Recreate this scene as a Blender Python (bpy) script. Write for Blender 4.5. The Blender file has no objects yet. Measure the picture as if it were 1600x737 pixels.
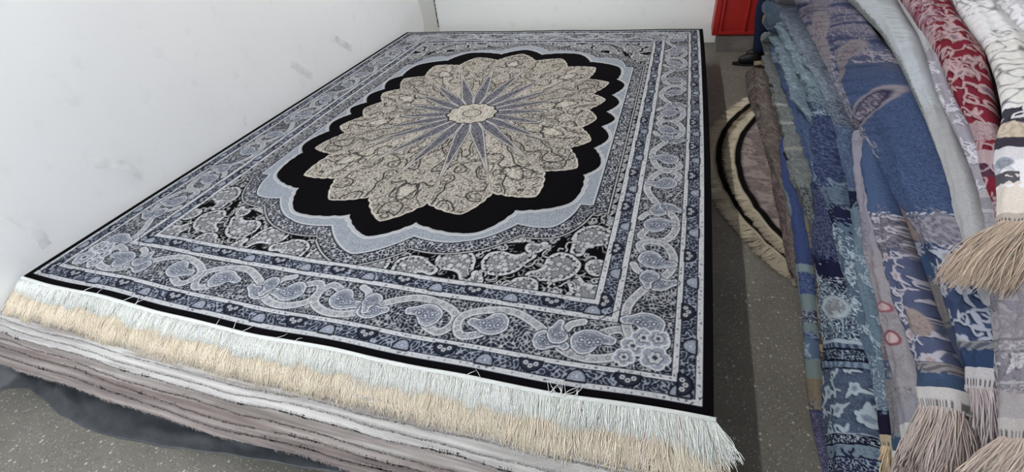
import bpy, math, random
import numpy as np
from mathutils import Matrix, Vector

rng = np.random.default_rng(7)
random.seed(7)
COL = bpy.context.scene.collection
SC = bpy.context.scene

# ------------------------------------------------------------------ camera geometry
F_PX = 738.33
CX, CY = 800.0, 368.5
# rows: world X (across the room), Y (away), Z (up) written in camera axes
RM = np.array([[0.95278941, -0.11209424, 0.28218296],
               [0.29040189, 0.60776742, -0.7391113],
               [-0.08865149, 0.78616388, 0.61162674]])
CAMH = 1.65                       # lens height above the floor; world origin is under the lens
STACK_H = 0.35                    # height of the low stack of rugs


def rays(px, py):
    d = np.stack([(px - CX) / F_PX, -(py - CY) / F_PX, -np.ones_like(px)], -1)
    return d @ RM.T


def lin(c):
    c = np.asarray(c, float) / 255.0
    return np.where(c <= 0.04045, c / 12.92, ((c + 0.055) / 1.055) ** 2.4)


# ------------------------------------------------------------------ object helpers
def tag(o, label, cat, group=None, kind=None):
    o['label'] = label
    o['category'] = cat
    if group:
        o['group'] = group
    if kind:
        o['kind'] = kind
    return o


def empty(name, loc, label, cat, group=None):
    o = bpy.data.objects.new(name, None)
    o.empty_display_size = 0.1
    o.location = loc
    COL.objects.link(o)
    return tag(o, label, cat, group)


def world_of(o):
    p = np.array(o.location)
    return p if o.parent is None else p + world_of(o.parent)


def mesh_np(name, verts, faces, mat, parent=None, col=None, smooth=True):
    """faces: (M,4) int array or list of tuples; world-space vertices."""
    verts = np.asarray(verts, np.float32)
    if parent is not None:
        verts = verts - np.array(world_of(parent), np.float32)
    me = bpy.data.meshes.new(name)
    if isinstance(faces, np.ndarray):
        n = len(faces)
        k = faces.shape[1]
        me.vertices.add(len(verts))
        me.vertices.foreach_set('co', verts.ravel())
        me.loops.add(n * k)
        me.loops.foreach_set('vertex_index', faces.astype(np.int32).ravel())
        me.polygons.add(n)
        me.polygons.foreach_set('loop_start', np.arange(0, n * k, k, dtype=np.int32))
        me.polygons.foreach_set('loop_total', np.full(n, k, np.int32))
        me.update(calc_edges=True)
        me.validate()
    else:
        me.from_pydata(verts.tolist(), [], faces)
    if smooth:
        me.polygons.foreach_set('use_smooth', np.ones(len(me.polygons), bool))
    if col is not None:
        a = me.attributes.new('pattern', 'FLOAT_COLOR', 'POINT')
        c4 = np.ones((len(verts), 4), np.float32)
        c4[:, :3] = col
        a.data.foreach_set('color', c4.ravel())
    me.materials.append(mat)
    o = bpy.data.objects.new(name, me)
    COL.objects.link(o)
    if parent is not None:
        o.parent = parent
    return o


def grid_faces(nu, nv, wrap_u=False):
    """vertex index = v*nu+u"""
    us = np.arange(nu if wrap_u else nu - 1)
    vs = np.arange(nv - 1)
    U, V = np.meshgrid(us, vs)
    U = U.ravel()
    V = V.ravel()
    U2 = (U + 1) % nu
    return np.stack([V * nu + U, V * nu + U2, (V + 1) * nu + U2, (V + 1) * nu + U], 1)


def box_data(x0, x1, y0, y1, z0, z1):
    v = [(x, y, z) for z in (z0, z1) for y in (y0, y1) for x in (x0, x1)]
    f = [(0, 2, 3, 1), (4, 5, 7, 6), (0, 1, 5, 4), (2, 6, 7, 3), (0, 4, 6, 2), (1, 3, 7, 5)]
    return v, f


def box(name, b, mat, parent=None, bevel=0.0):
    v, f = box_data(*b)
    o = mesh_np(name, v, f, mat, parent, smooth=False)
    if bevel:
        m = o.modifiers.new('bevel', 'BEVEL')
        m.width = bevel
        m.segments = 3
    return o


# ------------------------------------------------------------------ materials
def nodes(name):
    m = bpy.data.materials.new(name)
    m.use_nodes = True
    nt = m.node_tree
    return m, nt, nt.nodes['Principled BSDF']


def N(nt, t, **kw):
    n = nt.nodes.new(t)
    for k, v in kw.items():
        if k in n.inputs:
            n.inputs[k].default_value = v
        else:
            setattr(n, k, v)
    return n


def ramp(nt, stops):
    r = nt.nodes.new('ShaderNodeValToRGB')
    e = r.color_ramp.elements
    while len(e) < len(stops):
        e.new(0.5)
    for el, (p, c) in zip(e, stops):
        el.position = p
        el.color = (*c, 1) if len(c) == 3 else c
    return r


def mat_plain(name, c, rough=0.8, spec=0.3, noise=0.0, nscale=40, metallic=0.0, bump=0.0, bscale=200):
    m, nt, b = nodes(name)
    b.inputs['Roughness'].default_value = rough
    b.inputs['Specular IOR Level'].default_value = spec
    b.inputs['Metallic'].default_value = metallic
    tc = N(nt, 'ShaderNodeTexCoord')
    if noise:
        nz = N(nt, 'ShaderNodeTexNoise', Scale=nscale, Detail=5.0)
        nt.links.new(tc.outputs['Object'], nz.inputs['Vector'])
        c = np.array(c)
        r = ramp(nt, [(0.3, tuple(c * (1 - noise))), (0.7, tuple(np.minimum(c * (1 + noise), 1)))])
        nt.links.new(nz.outputs['Fac'], r.inputs['Fac'])
        nt.links.new(r.outputs['Color'], b.inputs['Base Color'])
    else:
        b.inputs['Base Color'].default_value = (*c, 1)
    if bump:
        nb = N(nt, 'ShaderNodeTexNoise', Scale=bscale, Detail=3.0)
        nt.links.new(tc.outputs['Object'], nb.inputs['Vector'])
        bp = N(nt, 'ShaderNodeBump', Strength=bump, Distance=0.004)
        nt.links.new(nb.outputs['Fac'], bp.inputs['Height'])
        nt.links.new(bp.outputs['Normal'], b.inputs['Normal'])
    return m


def mat_pattern(name, rough=0.95, spec=0.03, var=0.16, nscale=420, bump=0.5):
    """woven pattern carried by the mesh's own colour attribute + pile noise"""
    m, nt, b = nodes(name)
    at = N(nt, 'ShaderNodeAttribute', attribute_name='pattern')
    tc = N(nt, 'ShaderNodeTexCoord')
    nz = N(nt, 'ShaderNodeTexNoise', Scale=nscale, Detail=3.0)
    nt.links.new(tc.outputs['Object'], nz.inputs['Vector'])
    mr = N(nt, 'ShaderNodeMapRange')
    mr.inputs['From Min'].default_value = 0.3
    mr.inputs['From Max'].default_value = 0.7
    mr.inputs['To Min'].default_value = 1 - var
    mr.inputs['To Max'].default_value = 1 + var
    nt.links.new(nz.outputs['Fac'], mr.inputs['Value'])
    mx = N(nt, 'ShaderNodeVectorMath', operation='SCALE')
    nt.links.new(at.outputs['Color'], mx.inputs[0])
    nt.links.new(mr.outputs['Result'], mx.inputs['Scale'])
    nt.links.new(mx.outputs['Vector'], b.inputs['Base Color'])
    b.inputs['Roughness'].default_value = rough
    b.inputs['Specular IOR Level'].default_value = spec
    if bump:
        bp = N(nt, 'ShaderNodeBump', Strength=bump, Distance=0.002)
        nt.links.new(nz.outputs['Fac'], bp.inputs['Height'])
        nt.links.new(bp.outputs['Normal'], b.inputs['Normal'])
    return m


def mat_wall(name, c):
    m, nt, b = nodes(name)
    tc = N(nt, 'ShaderNodeTexCoord')
    n1 = N(nt, 'ShaderNodeTexNoise', Scale=1.3, Detail=6.0)
    n2 = N(nt, 'ShaderNodeTexNoise', Scale=9.0, Detail=8.0)
    for n in (n1, n2):
        nt.links.new(tc.outputs['Object'], n.inputs['Vector'])
    c = np.array(c)
    r1 = ramp(nt, [(0.3, tuple(c * 0.965)), (0.65, tuple(c))])
    r2 = ramp(nt, [(0.26, (0.945, 0.945, 0.945)), (0.40, (1, 1, 1))])
    nt.links.new(n1.outputs['Fac'], r1.inputs['Fac'])
    nt.links.new(n2.outputs['Fac'], r2.inputs['Fac'])
    mx = N(nt, 'ShaderNodeVectorMath', operation='MULTIPLY')
    nt.links.new(r1.outputs['Color'], mx.inputs[0])
    nt.links.new(r2.outputs['Color'], mx.inputs[1])
    nt.links.new(mx.outputs['Vector'], b.inputs['Base Color'])
    b.inputs['Roughness'].default_value = 0.6
    b.inputs['Specular IOR Level'].default_value = 0.25
    bp = N(nt, 'ShaderNodeBump', Strength=0.12, Distance=0.01)
    nt.links.new(n2.outputs['Fac'], bp.inputs['Height'])
    nt.links.new(bp.outputs['Normal'], b.inputs['Normal'])
    return m


def mat_terrazzo():
    m, nt, b = nodes('terrazzo_floor')
    tc = N(nt, 'ShaderNodeTexCoord')
    base = N(nt, 'ShaderNodeTexNoise', Scale=2.2, Detail=7.0, Roughness=0.65)
    nt.links.new(tc.outputs['Object'], base.inputs['Vector'])
    r0 = ramp(nt, [(0.3, (0.103, 0.095, 0.080)), (0.7, (0.158, 0.146, 0.126))])
    nt.links.new(base.outputs['Fac'], r0.inputs['Fac'])
    cur = r0.outputs['Color']
    for sc, thr, colr, amt in ((150, 0.88, (0.42, 0.40, 0.36), 0.7), (95, 0.80, (0.06, 0.056, 0.05), 0.5),
                               (260, 0.78, (0.30, 0.28, 0.25), 0.6), (70, 0.955, (0.5, 0.48, 0.43), 0.6)):
        v = N(nt, 'ShaderNodeTexVoronoi', Scale=float(sc))
        nt.links.new(tc.outputs['Object'], v.inputs['Vector'])
        sx = N(nt, 'ShaderNodeSeparateColor')
        nt.links.new(v.outputs['Color'], sx.inputs['Color'])
        g = N(nt, 'ShaderNodeMath', operation='GREATER_THAN')
        nt.links.new(sx.outputs['Red'], g.inputs[0])
        g.inputs[1].default_value = thr
        l = N(nt, 'ShaderNodeMath', operation='LESS_THAN')
        nt.links.new(v.outputs['Distance'], l.inputs[0])
        l.inputs[1].default_value = 0.38
        mu = N(nt, 'ShaderNodeMath', operation='MULTIPLY')
        nt.links.new(g.outputs[0], mu.inputs[0])
        nt.links.new(l.outputs[0], mu.inputs[1])
        m2 = N(nt, 'ShaderNodeMath', operation='MULTIPLY')
        nt.links.new(mu.outputs[0], m2.inputs[0])
        m2.inputs[1].default_value = amt
        mix = N(nt, 'ShaderNodeMix', data_type='RGBA')
        nt.links.new(m2.outputs[0], mix.inputs['Factor'])
        nt.links.new(cur, mix.inputs[6])
        mix.inputs[7].default_value = (*colr, 1)
        cur = mix.outputs[2]
    nt.links.new(cur, b.inputs['Base Color'])
    b.inputs['Roughness'].default_value = 0.55
    b.inputs['Specular IOR Level'].default_value = 0.3
    return m


def mat_streak(name, stops, xs=1.2, zs=160.0):
    """rug edge: colours streaked along the edge"""
    m, nt, b = nodes(name)
    tc = N(nt, 'ShaderNodeTexCoord')
    mp = N(nt, 'ShaderNodeMapping')
    mp.inputs['Scale'].default_value = (xs, zs * 0.55, zs)
    mp.inputs['Location'].default_value = (random.uniform(-9, 9), random.uniform(-9, 9), random.uniform(-9, 9))
    nt.links.new(tc.outputs['Object'], mp.inputs['Vector'])
    n1 = N(nt, 'ShaderNodeTexNoise', Scale=1.0, Detail=5.0, Roughness=0.62)
    nt.links.new(mp.outputs['Vector'], n1.inputs['Vector'])
    r = ramp(nt, stops)
    nt.links.new(n1.outputs['Fac'], r.inputs['Fac'])
    n2 = N(nt, 'ShaderNodeTexNoise', Scale=350.0, Detail=2.0)
    nt.links.new(tc.outputs['Object'], n2.inputs['Vector'])
    nt.links.new(r.outputs['Color'], b.inputs['Base Color'])
    bp = N(nt, 'ShaderNodeBump', Strength=0.8, Distance=0.003)
    nt.links.new(n2.outputs['Fac'], bp.inputs['Height'])
    nt.links.new(bp.outputs['Normal'], b.inputs['Normal'])
    b.inputs['Roughness'].default_value = 0.95
    b.inputs['Specular IOR Level'].default_value = 0.05
    return m


M_PAT = mat_pattern('woven_pile')
M_FOLD = mat_pattern('woven_folded_pile', var=0.12, nscale=300, bump=0.35)
M_THREAD = mat_pattern('fringe_thread', rough=0.75, spec=0.15, var=0.05, nscale=150, bump=0)
M_WALL = mat_wall('white_painted_plaster', (0.80, 0.815, 0.835))
M_WALLB = mat_wall('white_painted_plaster_far', (0.78, 0.80, 0.79))
M_WALLR = mat_wall('low_bounce_dark_wall', (0.26, 0.235, 0.21))  # unseen right wall, darkened to cut the light it bounces back
M_CEIL = mat_plain('ceiling_paint', (0.78, 0.78, 0.76), noise=0.03, nscale=3)
M_FLOOR = mat_terrazzo()
M_RED = mat_plain('red_gloss_paint', (0.30, 0.011, 0.007), rough=0.4, spec=0.4, noise=0.08, nscale=6)
M_STEP = mat_plain('cement_step', (0.17, 0.15, 0.14), rough=0.85, noise=0.2, nscale=12, bump=0.3, bscale=60)
M_METAL = mat_plain('painted_steel', (0.75, 0.75, 0.74), rough=0.4, noise=0.02)

# ------------------------------------------------------------------ woven design toolkit (numpy)


def band_noise(h, w, res, lam, seed, spread=0.35):
    r = np.random.default_rng(seed)
    f = np.fft.rfft2(r.standard_normal((h, w)))
    ky = np.fft.fftfreq(h, res)[:, None]
    kx = np.fft.rfftfreq(w, res)[None, :]
    k = np.sqrt(kx * kx + ky * ky) * lam
    f *= np.exp(-((k - 1) / spread) ** 2)
    n = np.fft.irfft2(f, (h, w))
    return (n / n.std()).astype(np.float32)


def soft(d, e=0.75):
    """antialiased inside test, d in pixels (positive inside)"""
    return np.clip(d / (2 * e) + 0.5, 0, 1)


class Canvas:
    def __init__(self, w, h, res, wrap=False, bg=None, ch=3):
        self.nw = int(round(w / res))
        self.nh = int(round(h / res))
        self.res = res
        self.wrap = wrap
        self.img = np.zeros((self.nh, self.nw, ch), np.float32)
        if bg is not None:
            self.img[:] = bg

    def region(self, x0, x1, y0, y1):
        r = self.res
        i0 = int(math.floor(x0 / r))
        i1 = int(math.ceil(x1 / r)) + 1
        j0 = int(math.floor(y0 / r))
        j1 = int(math.ceil(y1 / r)) + 1
        if not self.wrap:
            i0 = max(i0, 0)
            j0 = max(j0, 0)
            i1 = min(i1, self.nw)
            j1 = min(j1, self.nh)
        if i1 <= i0 or j1 <= j0:
            return None
        ii = np.arange(i0, i1)
        jj = np.arange(j0, j1)
        X, Y = np.meshgrid((ii + 0.5) * r, (jj + 0.5) * r)
        return X, Y, np.ix_(jj % self.nh, ii % self.nw)

    def put(self, ix, a, col):
        self.img[ix] += a[..., None] * (np.asarray(col, np.float32) - self.img[ix])

    def dist(self, X, Y, P):
        d = np.full(X.shape, 1e9, np.float32)
        for (ax, ay), (bx, by) in zip(P[:-1], P[1:]):
            vx, vy = bx - ax, by - ay
            t = np.clip(((X - ax) * vx + (Y - ay) * vy) / (vx * vx + vy * vy + 1e-12), 0, 1)
            d = np.minimum(d, np.hypot(X - ax - t * vx, Y - ay - t * vy))
        return d

    def stroke(self, P, w, col, alpha=1.0):
        P = np.asarray(P, float)
        m = w / 2 + 2 * self.res
        g = self.region(P[:, 0].min() - m, P[:, 0].max() + m, P[:, 1].min() - m, P[:, 1].max() + m)
        if g is None:
            return
        X, Y, ix = g
        self.put(ix, alpha * soft((w / 2 - self.dist(X, Y, P)) / self.res), col)

    def ribbon(self, P, w, ow, fill, out):
        self.stroke(P, w, out)
        self.stroke(P, w - 2 * ow, fill)

    def poly(self, P, col, ow=0.0, out=None, alpha=1.0):
        P = np.asarray(P, float)
        if np.hypot(*(P[0] - P[-1])) > 1e-9:
            P = np.vstack([P, P[:1]])
        m = ow + 2 * self.res
        g = self.region(P[:, 0].min() - m, P[:, 0].max() + m, P[:, 1].min() - m, P[:, 1].max() + m)
        if g is None:
            return
        X, Y, ix = g
        inside = np.zeros(X.shape, bool)
        for (ax, ay), (bx, by) in zip(P[:-1], P[1:]):
            c = ((ay > Y) != (by > Y))
            if by != ay:
                inside ^= c & (X < (bx - ax) * (Y - ay) / (by - ay) + ax)
        d = self.dist(X, Y, P)
        sd = np.where(inside, d, -d)
        if out is not None:
            self.put(ix, alpha * soft((sd + ow) / self.res), out)
        if col is not None:
            self.put(ix, alpha * soft(sd / self.res), col)


def spline(P, n=8):
    """Catmull-Rom through P"""
    P = np.asarray(P, float)
    Q = np.vstack([2 * P[0] - P[1], P, 2 * P[-1] - P[-2]])
    out = []
    for i in range(1, len(Q) - 2):
        p0, p1, p2, p3 = Q[i - 1:i + 3]
        for t in np.linspace(0, 1, n, endpoint=False):
            out.append(0.5 * (2 * p1 + (p2 - p0) * t + (2 * p0 - 5 * p1 + 4 * p2 - p3) * t * t
                              + (3 * p1 - p0 - 3 * p2 + p3) * t ** 3))
    out.append(P[-1])
    return np.array(out)


def xf(P, x, y, ang, s, flip=False):
    P = np.asarray(P, float) * s
    if flip:
        P = P * [1, -1]
    c, sn = math.cos(ang), math.sin(ang)
    return np.stack([x + P[:, 0] * c - P[:, 1] * sn, y + P[:, 0] * sn + P[:, 1] * c], 1)


PAISLEY = spline([(-0.5, 0.0), (-0.38, 0.3), (-0.05, 0.38), (0.25, 0.26), (0.42, 0.02), (0.62, -0.22), (0.5, -0.34),
                  (0.3, -0.22), (0.1, -0.22), (-0.15, -0.32), (-0.4, -0.25), (-0.5, 0.0)], 6)


def blossom(n, r1=0.5, r0=0.36):
    a = np.linspace(0, 2 * math.pi, n * 8, endpoint=False)
    r = r0 + (r1 - r0) * np.abs(np.cos(a * n / 2)) ** 0.7
    return np.stack([r * np.cos(a), r * np.sin(a)], 1)


LEAF = spline([(0, 0), (0.25, 0.16), (0.6, 0.16), (1.0, 0.0), (0.6, -0.1), (0.25, -0.12), (0, 0)], 5)
CURL = spline([(-0.5, 0.1), (-0.25, 0.3), (0.0, 0.12), (0.08, -0.12), (0.3, -0.2), (0.45, 0.0), (0.32, 0.16), (0.2, 0.04)], 6)

# ------------------------------------------------------------------ design of the big rug (one quarter, mirrored)
RW, RL = 3.017, 3.963
RES = 0.0016
G_RUG = 1.0
BLACK = np.array((0.0028, 0.0024, 0.0034))
INK = np.array((0.012, 0.014, 0.024))
NAVY = np.array((0.026, 0.031, 0.050))
SLATE = np.array((0.150, 0.163, 0.195))
SILVER = np.array((0.41, 0.415, 0.43))
PALE = np.array((0.47, 0.48, 0.50))
ICE = np.array((0.235, 0.258, 0.295))
BEIGE = np.array((0.37, 0.342, 0.302))


def contour_fn(tips, cusps, bulge, wob=0.0):
    """quarter contour through cusp/tip points (p>=0 across, q>=0 along) -> angle,radius tables"""
    seq = []
    for i, t in enumerate(tips):
        seq.append(t)
        if i < len(cusps):
            seq.append(cusps[i])
    pts = []
    cen = np.array((0, 0))
    for a, b in zip(seq[:-1], seq[1:]):
        a = np.array(a)
        b = np.array(b)
        L = np.hypot(*(b - a))
        mid = (a + b) / 2
        nrm = np.array((b[1] - a[1], -(b[0] - a[0])))
        nrm = nrm / np.hypot(*nrm)
        if nrm @ mid < 0:
            nrm = -nrm
        tip_first = (len(pts) // 40) % 2 == 0
        for t in np.linspace(0, 1, 40, endpoint=False):
            q = t if tip_first else 1 - t                     # 0 at the tip
            p = a + (b - a) * t + nrm * (4 * q ** 0.85 * (1 - q ** 0.85) * bulge * L + wob * L * abs(math.sin(t * math.pi * 4)) * q)
            pts.append(p)
    pts.append(np.array(seq[-1]))
    pts = np.array(pts)
    th = np.arctan2(pts[:, 1], pts[:, 0])
    r = np.hypot(pts[:, 0], pts[:, 1])
    o = np.argsort(th)
    return th[o], r[o]


def contour_dist(TH, R, tab):
    th, r = tab
    g = np.linspace(0, math.pi / 2, 3000)
    rr = np.interp(g, th, r)
    sl = np.abs(np.gradient(rr, g) / rr)
    k = np.ones(25) / 25
    sl = np.convolve(np.minimum(sl, 1.6), k, 'same')
    rc = np.interp(TH, g, rr)
    return (rc - R) / np.sqrt(1 + np.interp(TH, g, sl) ** 2), rc


def design_quarter():
    w, h = RW / 2, RL / 2
    cv = Canvas(w, h, RES)
    nh, nw = cv.nh, cv.nw
    P, Q = np.meshgrid((np.arange(nw) + 0.5) * RES, (np.arange(nh) + 0.5) * RES)
    P = P.astype(np.float32)
    Q = Q.astype(np.float32)
    worm1 = band_noise(nh, nw, RES, 0.020, 1)
    worm2 = band_noise(nh, nw, RES, 0.026, 2)
    worm3 = band_noise(nh, nw, RES, 0.040, 3)
    fleck = band_noise(nh, nw, RES, 0.012, 4)
    big = band_noise(nh, nw, RES, 0.15, 5, 0.5)
    img = cv.img
    px = 1 / RES

    def over(mask, col):
        img[:] += mask[..., None] * (np.asarray(col, np.float32) - img)

    D = np.minimum(w - P, h - Q)
    R = np.hypot(P, Q)
    TH = np.arctan2(Q, P)
    # --- field: black with curling light work
    over(np.ones_like(P), BLACK)
    curl = soft((0.30 - np.abs(worm3)) * 6, 1) * soft((big + 0.75) * 4, 1)
    over(curl * 0.9, SILVER * 0.80)
    # paisleys and blossoms scattered over the corner field
    r = random.Random(11)
    spots = []
    tries = 0
    while len(spots) < 60 and tries < 16000:
        tries += 1
        x = r.uniform(0.02, w - 0.41)
        y = r.uniform(0.9, h - 0.41)
        if x < 0.35 and y < 1.5:
            continue
        if (x / 1.08) ** 2.6 + (y / 1.55) ** 2.2 < 0.93:
            continue
        s = (0.19, 0.165, 0.15, 0.12, 0.095, 0.075)[min(5, tries // 900)]
        if all((x - a) ** 2 + (y - b) ** 2 > (0.52 * (s + c)) ** 2 for a, b, c in spots):
            spots.append((x, y, s))
    for x, y, s in spots:
        a = r.uniform(0, 6.28)
        fl = r.random() < 0.5
        if s > 0.10 or r.random() < 0.6:
            o = xf(PAISLEY, x, y, a, s, fl)
            cv.poly(o, BLACK, 0.018, BLACK)
            cv.poly(o, INK, 0.0095, SILVER)
            cv.poly(xf(PAISLEY, x, y, a, s * 0.84, fl), SILVER * 0.45, 0.0, None)
            for k in range(26):
                bx, by = xf([(r.uniform(-0.4, 0.35), r.uniform(-0.26, 0.26))], x, y, a, s, fl)[0]
                cv.poly(xf(blossom(5), bx, by, k, s * r.uniform(0.09, 0.16)), SILVER * r.uniform(0.7, 1.0), 0.0026, INK)
            for k in np.linspace(0, len(o) - 1, int(s * 150)).astype(int):
                cv.poly(xf(blossom(4), o[k][0] + 0.0, o[k][1], k, 0.017), SILVER)
        else:
            cv.poly(xf(blossom(7), x, y, a, s * 0.9), SILVER * 0.75, 0.007, BLACK)
            cv.poly(xf(blossom(7), x, y, a, s * 0.62), INK * 2.5)
            cv.poly(xf(blossom(5), x, y, a, s * 0.42), SILVER)
        for k in range(3):
            aa = a + k * 2.1
            c0 = xf(CURL, x + s * 0.62 * math.cos(aa), y + s * 0.62 * math.sin(aa), aa, s * 0.5, k % 2)
            cv.stroke(c0, 0.012, BLACK)
            cv.stroke(c0, 0.006, SILVER)
    # flower chain along the sides between the thin line and the border
    ch = (P > 1.055) & (Q < 1.06)
    over(ch.astype(np.float32), BLACK)
    for k in range(22):
        y = 0.025 + k * 0.049
        x = 1.078 + (0.008 if k % 2 else -0.008)
        cv.poly(xf(blossom(6), x, y, k, 0.038), SILVER * 0.85)
        cv.poly(xf(blossom(5), x, y, k, 0.02), SLATE)
        cv.stroke(xf(CURL, x, y + 0.024, 1.57, 0.04, k % 2), 0.006, SILVER * 0.7)
    # --- spandrel: filigree band, ice-blue band
    blue_t = [(0.0, 1.515), (0.60, 1.225), (1.02, 0.965)]
    tips = [(0.0, 1.51), (0.47, 1.335), (0.84, 1.165), (0.99, 0.955), (0.99, 0.5), (0.99, 0.0)]
    cusps = [(0.225, 1.345), (0.675, 1.175), (0.93, 0.965)]
    seqtab = contour_fn(tips[:4] + [], cusps, 0.085)
    th, rr = seqtab
    # straight sides
    g = np.linspace(0, math.pi / 2, 3000)
    rb = np.where(g < math.atan2(0.955, 0.99), 0.99 / np.cos(g), np.interp(g, th, rr))
    bd, _ = contour_dist(TH, R, (g, rb))
    fil = soft((bd + 0.072) * px)
    over(fil, INK * 1.3)
    over(fil * soft((0.46 - np.abs(worm2)) * 6, 1), SILVER * 0.85)
    edge = np.abs(bd + 0.072)
    over(soft((0.0035 - edge) * px), SILVER * 0.8)
    over(soft((0.003 - np.abs(bd + 0.079)) * px), BLACK)
    over(soft((0.003 - np.abs(bd + 0.066)) * px), BLACK)
    over(soft(bd * px), ICE)
    over(soft(bd * px) * soft((0.0 - fleck - 1.35) * 5, 1) * 0.75, NAVY)
    over(soft(bd * px) * soft((0.10 - np.abs(worm1)) * 6, 1) * 0.35, SLATE * 0.7)
    over(soft((0.004 - np.abs(bd)) * px), INK)
    over(soft((0.004 - np.abs(bd - 0.008)) * px), PALE * 0.8)
    # --- black medallion ground
    bt = [(0.0, 1.378), (0.50, 1.262), (0.872, 0.955), (0.955, 0.58), (0.955, 0.255), (0.960, 0.0)]
    bc = [(0.183, 1.235), (0.628, 1.062), (0.885, 0.685), (0.888, 0.385), (0.888, 0.108)]
    kd, _ = contour_dist(TH, R, contour_fn(bt, bc, 0.085, 0.03))
    over(soft((kd + 0.024) * px), PALE * 0.80)
    over(soft((0.0025 - np.abs(kd + 0.024)) * px) * 0.6, SLATE)
    over(soft((0.003 - np.abs(kd + 0.011)) * px) * 0.5, SLATE)
    over(soft((kd + 0.002) * px), BLACK * 0.85)
    # --- beige petals
    pt = [(0.0, 1.263), (0.378, 1.14), (0.695, 0.935), (0.842, 0.62), (0.862, 0.30), (0.847, 0.0)]
    pc = [(0.165, 1.07), (0.465, 0.93), (0.665, 0.675), (0.745, 0.40), (0.765, 0.135)]
    ptab = contour_fn(pt, pc, 0.075, 0.05)
    pd, prc = contour_dist(TH, R, ptab)
    bounds = np.array(sorted([math.atan2(q, p) for p, q in pc]))
    b_all = np.concatenate([[-bounds[0]], bounds, [math.pi - bounds[-1]]])
    idx = np.clip(np.searchsorted(b_all, TH) - 1, 0, len(b_all) - 2)
    lo = b_all[idx]
    hi = b_all[idx + 1]
    fr = (TH - lo) / (hi - lo)
    fe = np.minimum(fr, 1 - fr)                        # 0 at petal seam
    rn = R / prc
    side = np.minimum(TH - lo, hi - TH) * R            # metres from the seam
    pet = soft(pd * px)
    tone = 1.0 + 0.12 * np.sin(idx * 2.4)
    over(pet, BEIGE)
    img[:] *= (1 + pet * (tone - 1))[..., None]
    over(pet * soft((0.42 - np.abs(worm1)) * 6, 1) * 0.97, np.array((0.028, 0.024, 0.025)))
    over(pet * soft((0.20 - np.abs(worm2 + 0.5)) * 6, 1) * 0.85, np.array((0.03, 0.027, 0.027)))
    over(pet * soft((worm2 - 1.25) * 5, 1) * 0.6, BEIGE * 1.25)
    # larger dark outlines inside petals
    cell = 0.7 * big + 0.7 * np.cos(rn * 11 + idx * 1.7) + 0.9 * np.cos(fr * 6.28)
    gy, gx = np.gradient(cell, RES)
    gd = np.abs(cell) / (np.hypot(gx, gy) + 1e-6)
    inner = pet * (fe > 0.06)
    over(inner * soft((0.0044 - gd) * px), np.array((0.016, 0.014, 0.016)))
    gd2 = np.abs(cell - 0.9) / (np.hypot(gx, gy) + 1e-6)
    over(inner * soft((0.0032 - gd2) * px) * 0.9, np.array((0.03, 0.027, 0.027)))
    odd = (idx % 2 == 1).astype(np.float32)
    mot = ((fr - 0.5) * (hi - lo) * R / 0.052) ** 2 + ((R - prc + 0.26) / 0.075) ** 2
    over(odd * pet * soft((0.004 - np.abs(np.sqrt(mot) - 1) * 0.05) * px * 0.5), np.array((0.02, 0.018, 0.02)))
    over(odd * pet * soft((0.5 - mot) * 6, 1) * 0.40, np.array((0.55, 0.51, 0.45)))
    over(pet * soft((0.20 - np.abs(worm1 + 0.3)) * 6, 1) * soft((0.5 - mot) * 6, 1) * odd * 0.7, np.array((0.06, 0.05, 0.05)))
    # seams and blue wedges by the centre
    wid = np.minimum(np.interp(rn, [0.12, 0.20, 0.30, 0.42, 0.58, 0.78], [0.05, 0.044, 0.038, 0.029, 0.016, 0.003]), 0.45 * (hi - lo) * R)
    wd = soft((wid - side) * px) * pet * (rn < 0.86)
    over(wd, np.array((0.095, 0.098, 0.120)))
    over(wd * soft((0.40 - np.abs(worm1)) * 5, 1) * 0.9, np.array((0.03, 0.03, 0.042)))
    over(wd * soft((0.20 - np.abs(worm2 - 0.8)) * 5, 1) * 0.8, np.array((0.33, 0.32, 0.33)))
    over(soft((0.0028 - np.abs(side - wid)) * px) * pet * (rn < 0.80), np.array((0.42, 0.40, 0.38)))
    over(soft((0.0022 - np.abs(side - wid - 0.005)) * px) * pet * (rn < 0.80), np.array((0.03, 0.03, 0.035)))
    over(soft((0.0026 - np.abs(side - 0.003)) * px) * pet * (rn > 0.62), np.array((0.40, 0.37, 0.33)))
    over(soft((0.0020 - side) * px) * pet * (rn > 0.3), np.array((0.03, 0.027, 0.028)))
    over(soft((0.004 - np.abs(pd - 0.004)) * px) * 0.7, np.array((0.55, 0.51, 0.45)))
    # rosette
    a12 = np.abs(np.sin(TH * 6))
    re = np.hypot(P / 1.04, Q / 0.96)
    ro = 0.150 + 0.016 * a12
    over(soft((ro + 0.012 - re) * px), BLACK)
    over(soft((ro - re) * px), BEIGE * 1.12)
    over(soft((ro - re) * px) * soft((0.34 - np.abs(worm2)) * 6, 1) * 0.95, np.array((0.06, 0.05, 0.05)))
    over(soft((0.004 - np.abs(re - 0.062)) * px), INK)
    over(soft((0.055 - re) * px), BEIGE * 1.0)
    over(soft((0.055 - re) * px) * soft((0.25 - np.abs(worm1)) * 6, 1) * 0.8, INK)
    # --- border bands
    s_tan = np.where(w - P < h - Q, Q, P)          # distance along the band from the middle

    def band(d0, d1):
        return ((D >= d0) & (D < d1)).astype(np.float32)

    LIGHTS = [(0.030, 0.053), (0.102, 0.124), (0.314, 0.340), (0.388, 0.413)]
    img[D < 0.413] = BLACK
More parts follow.
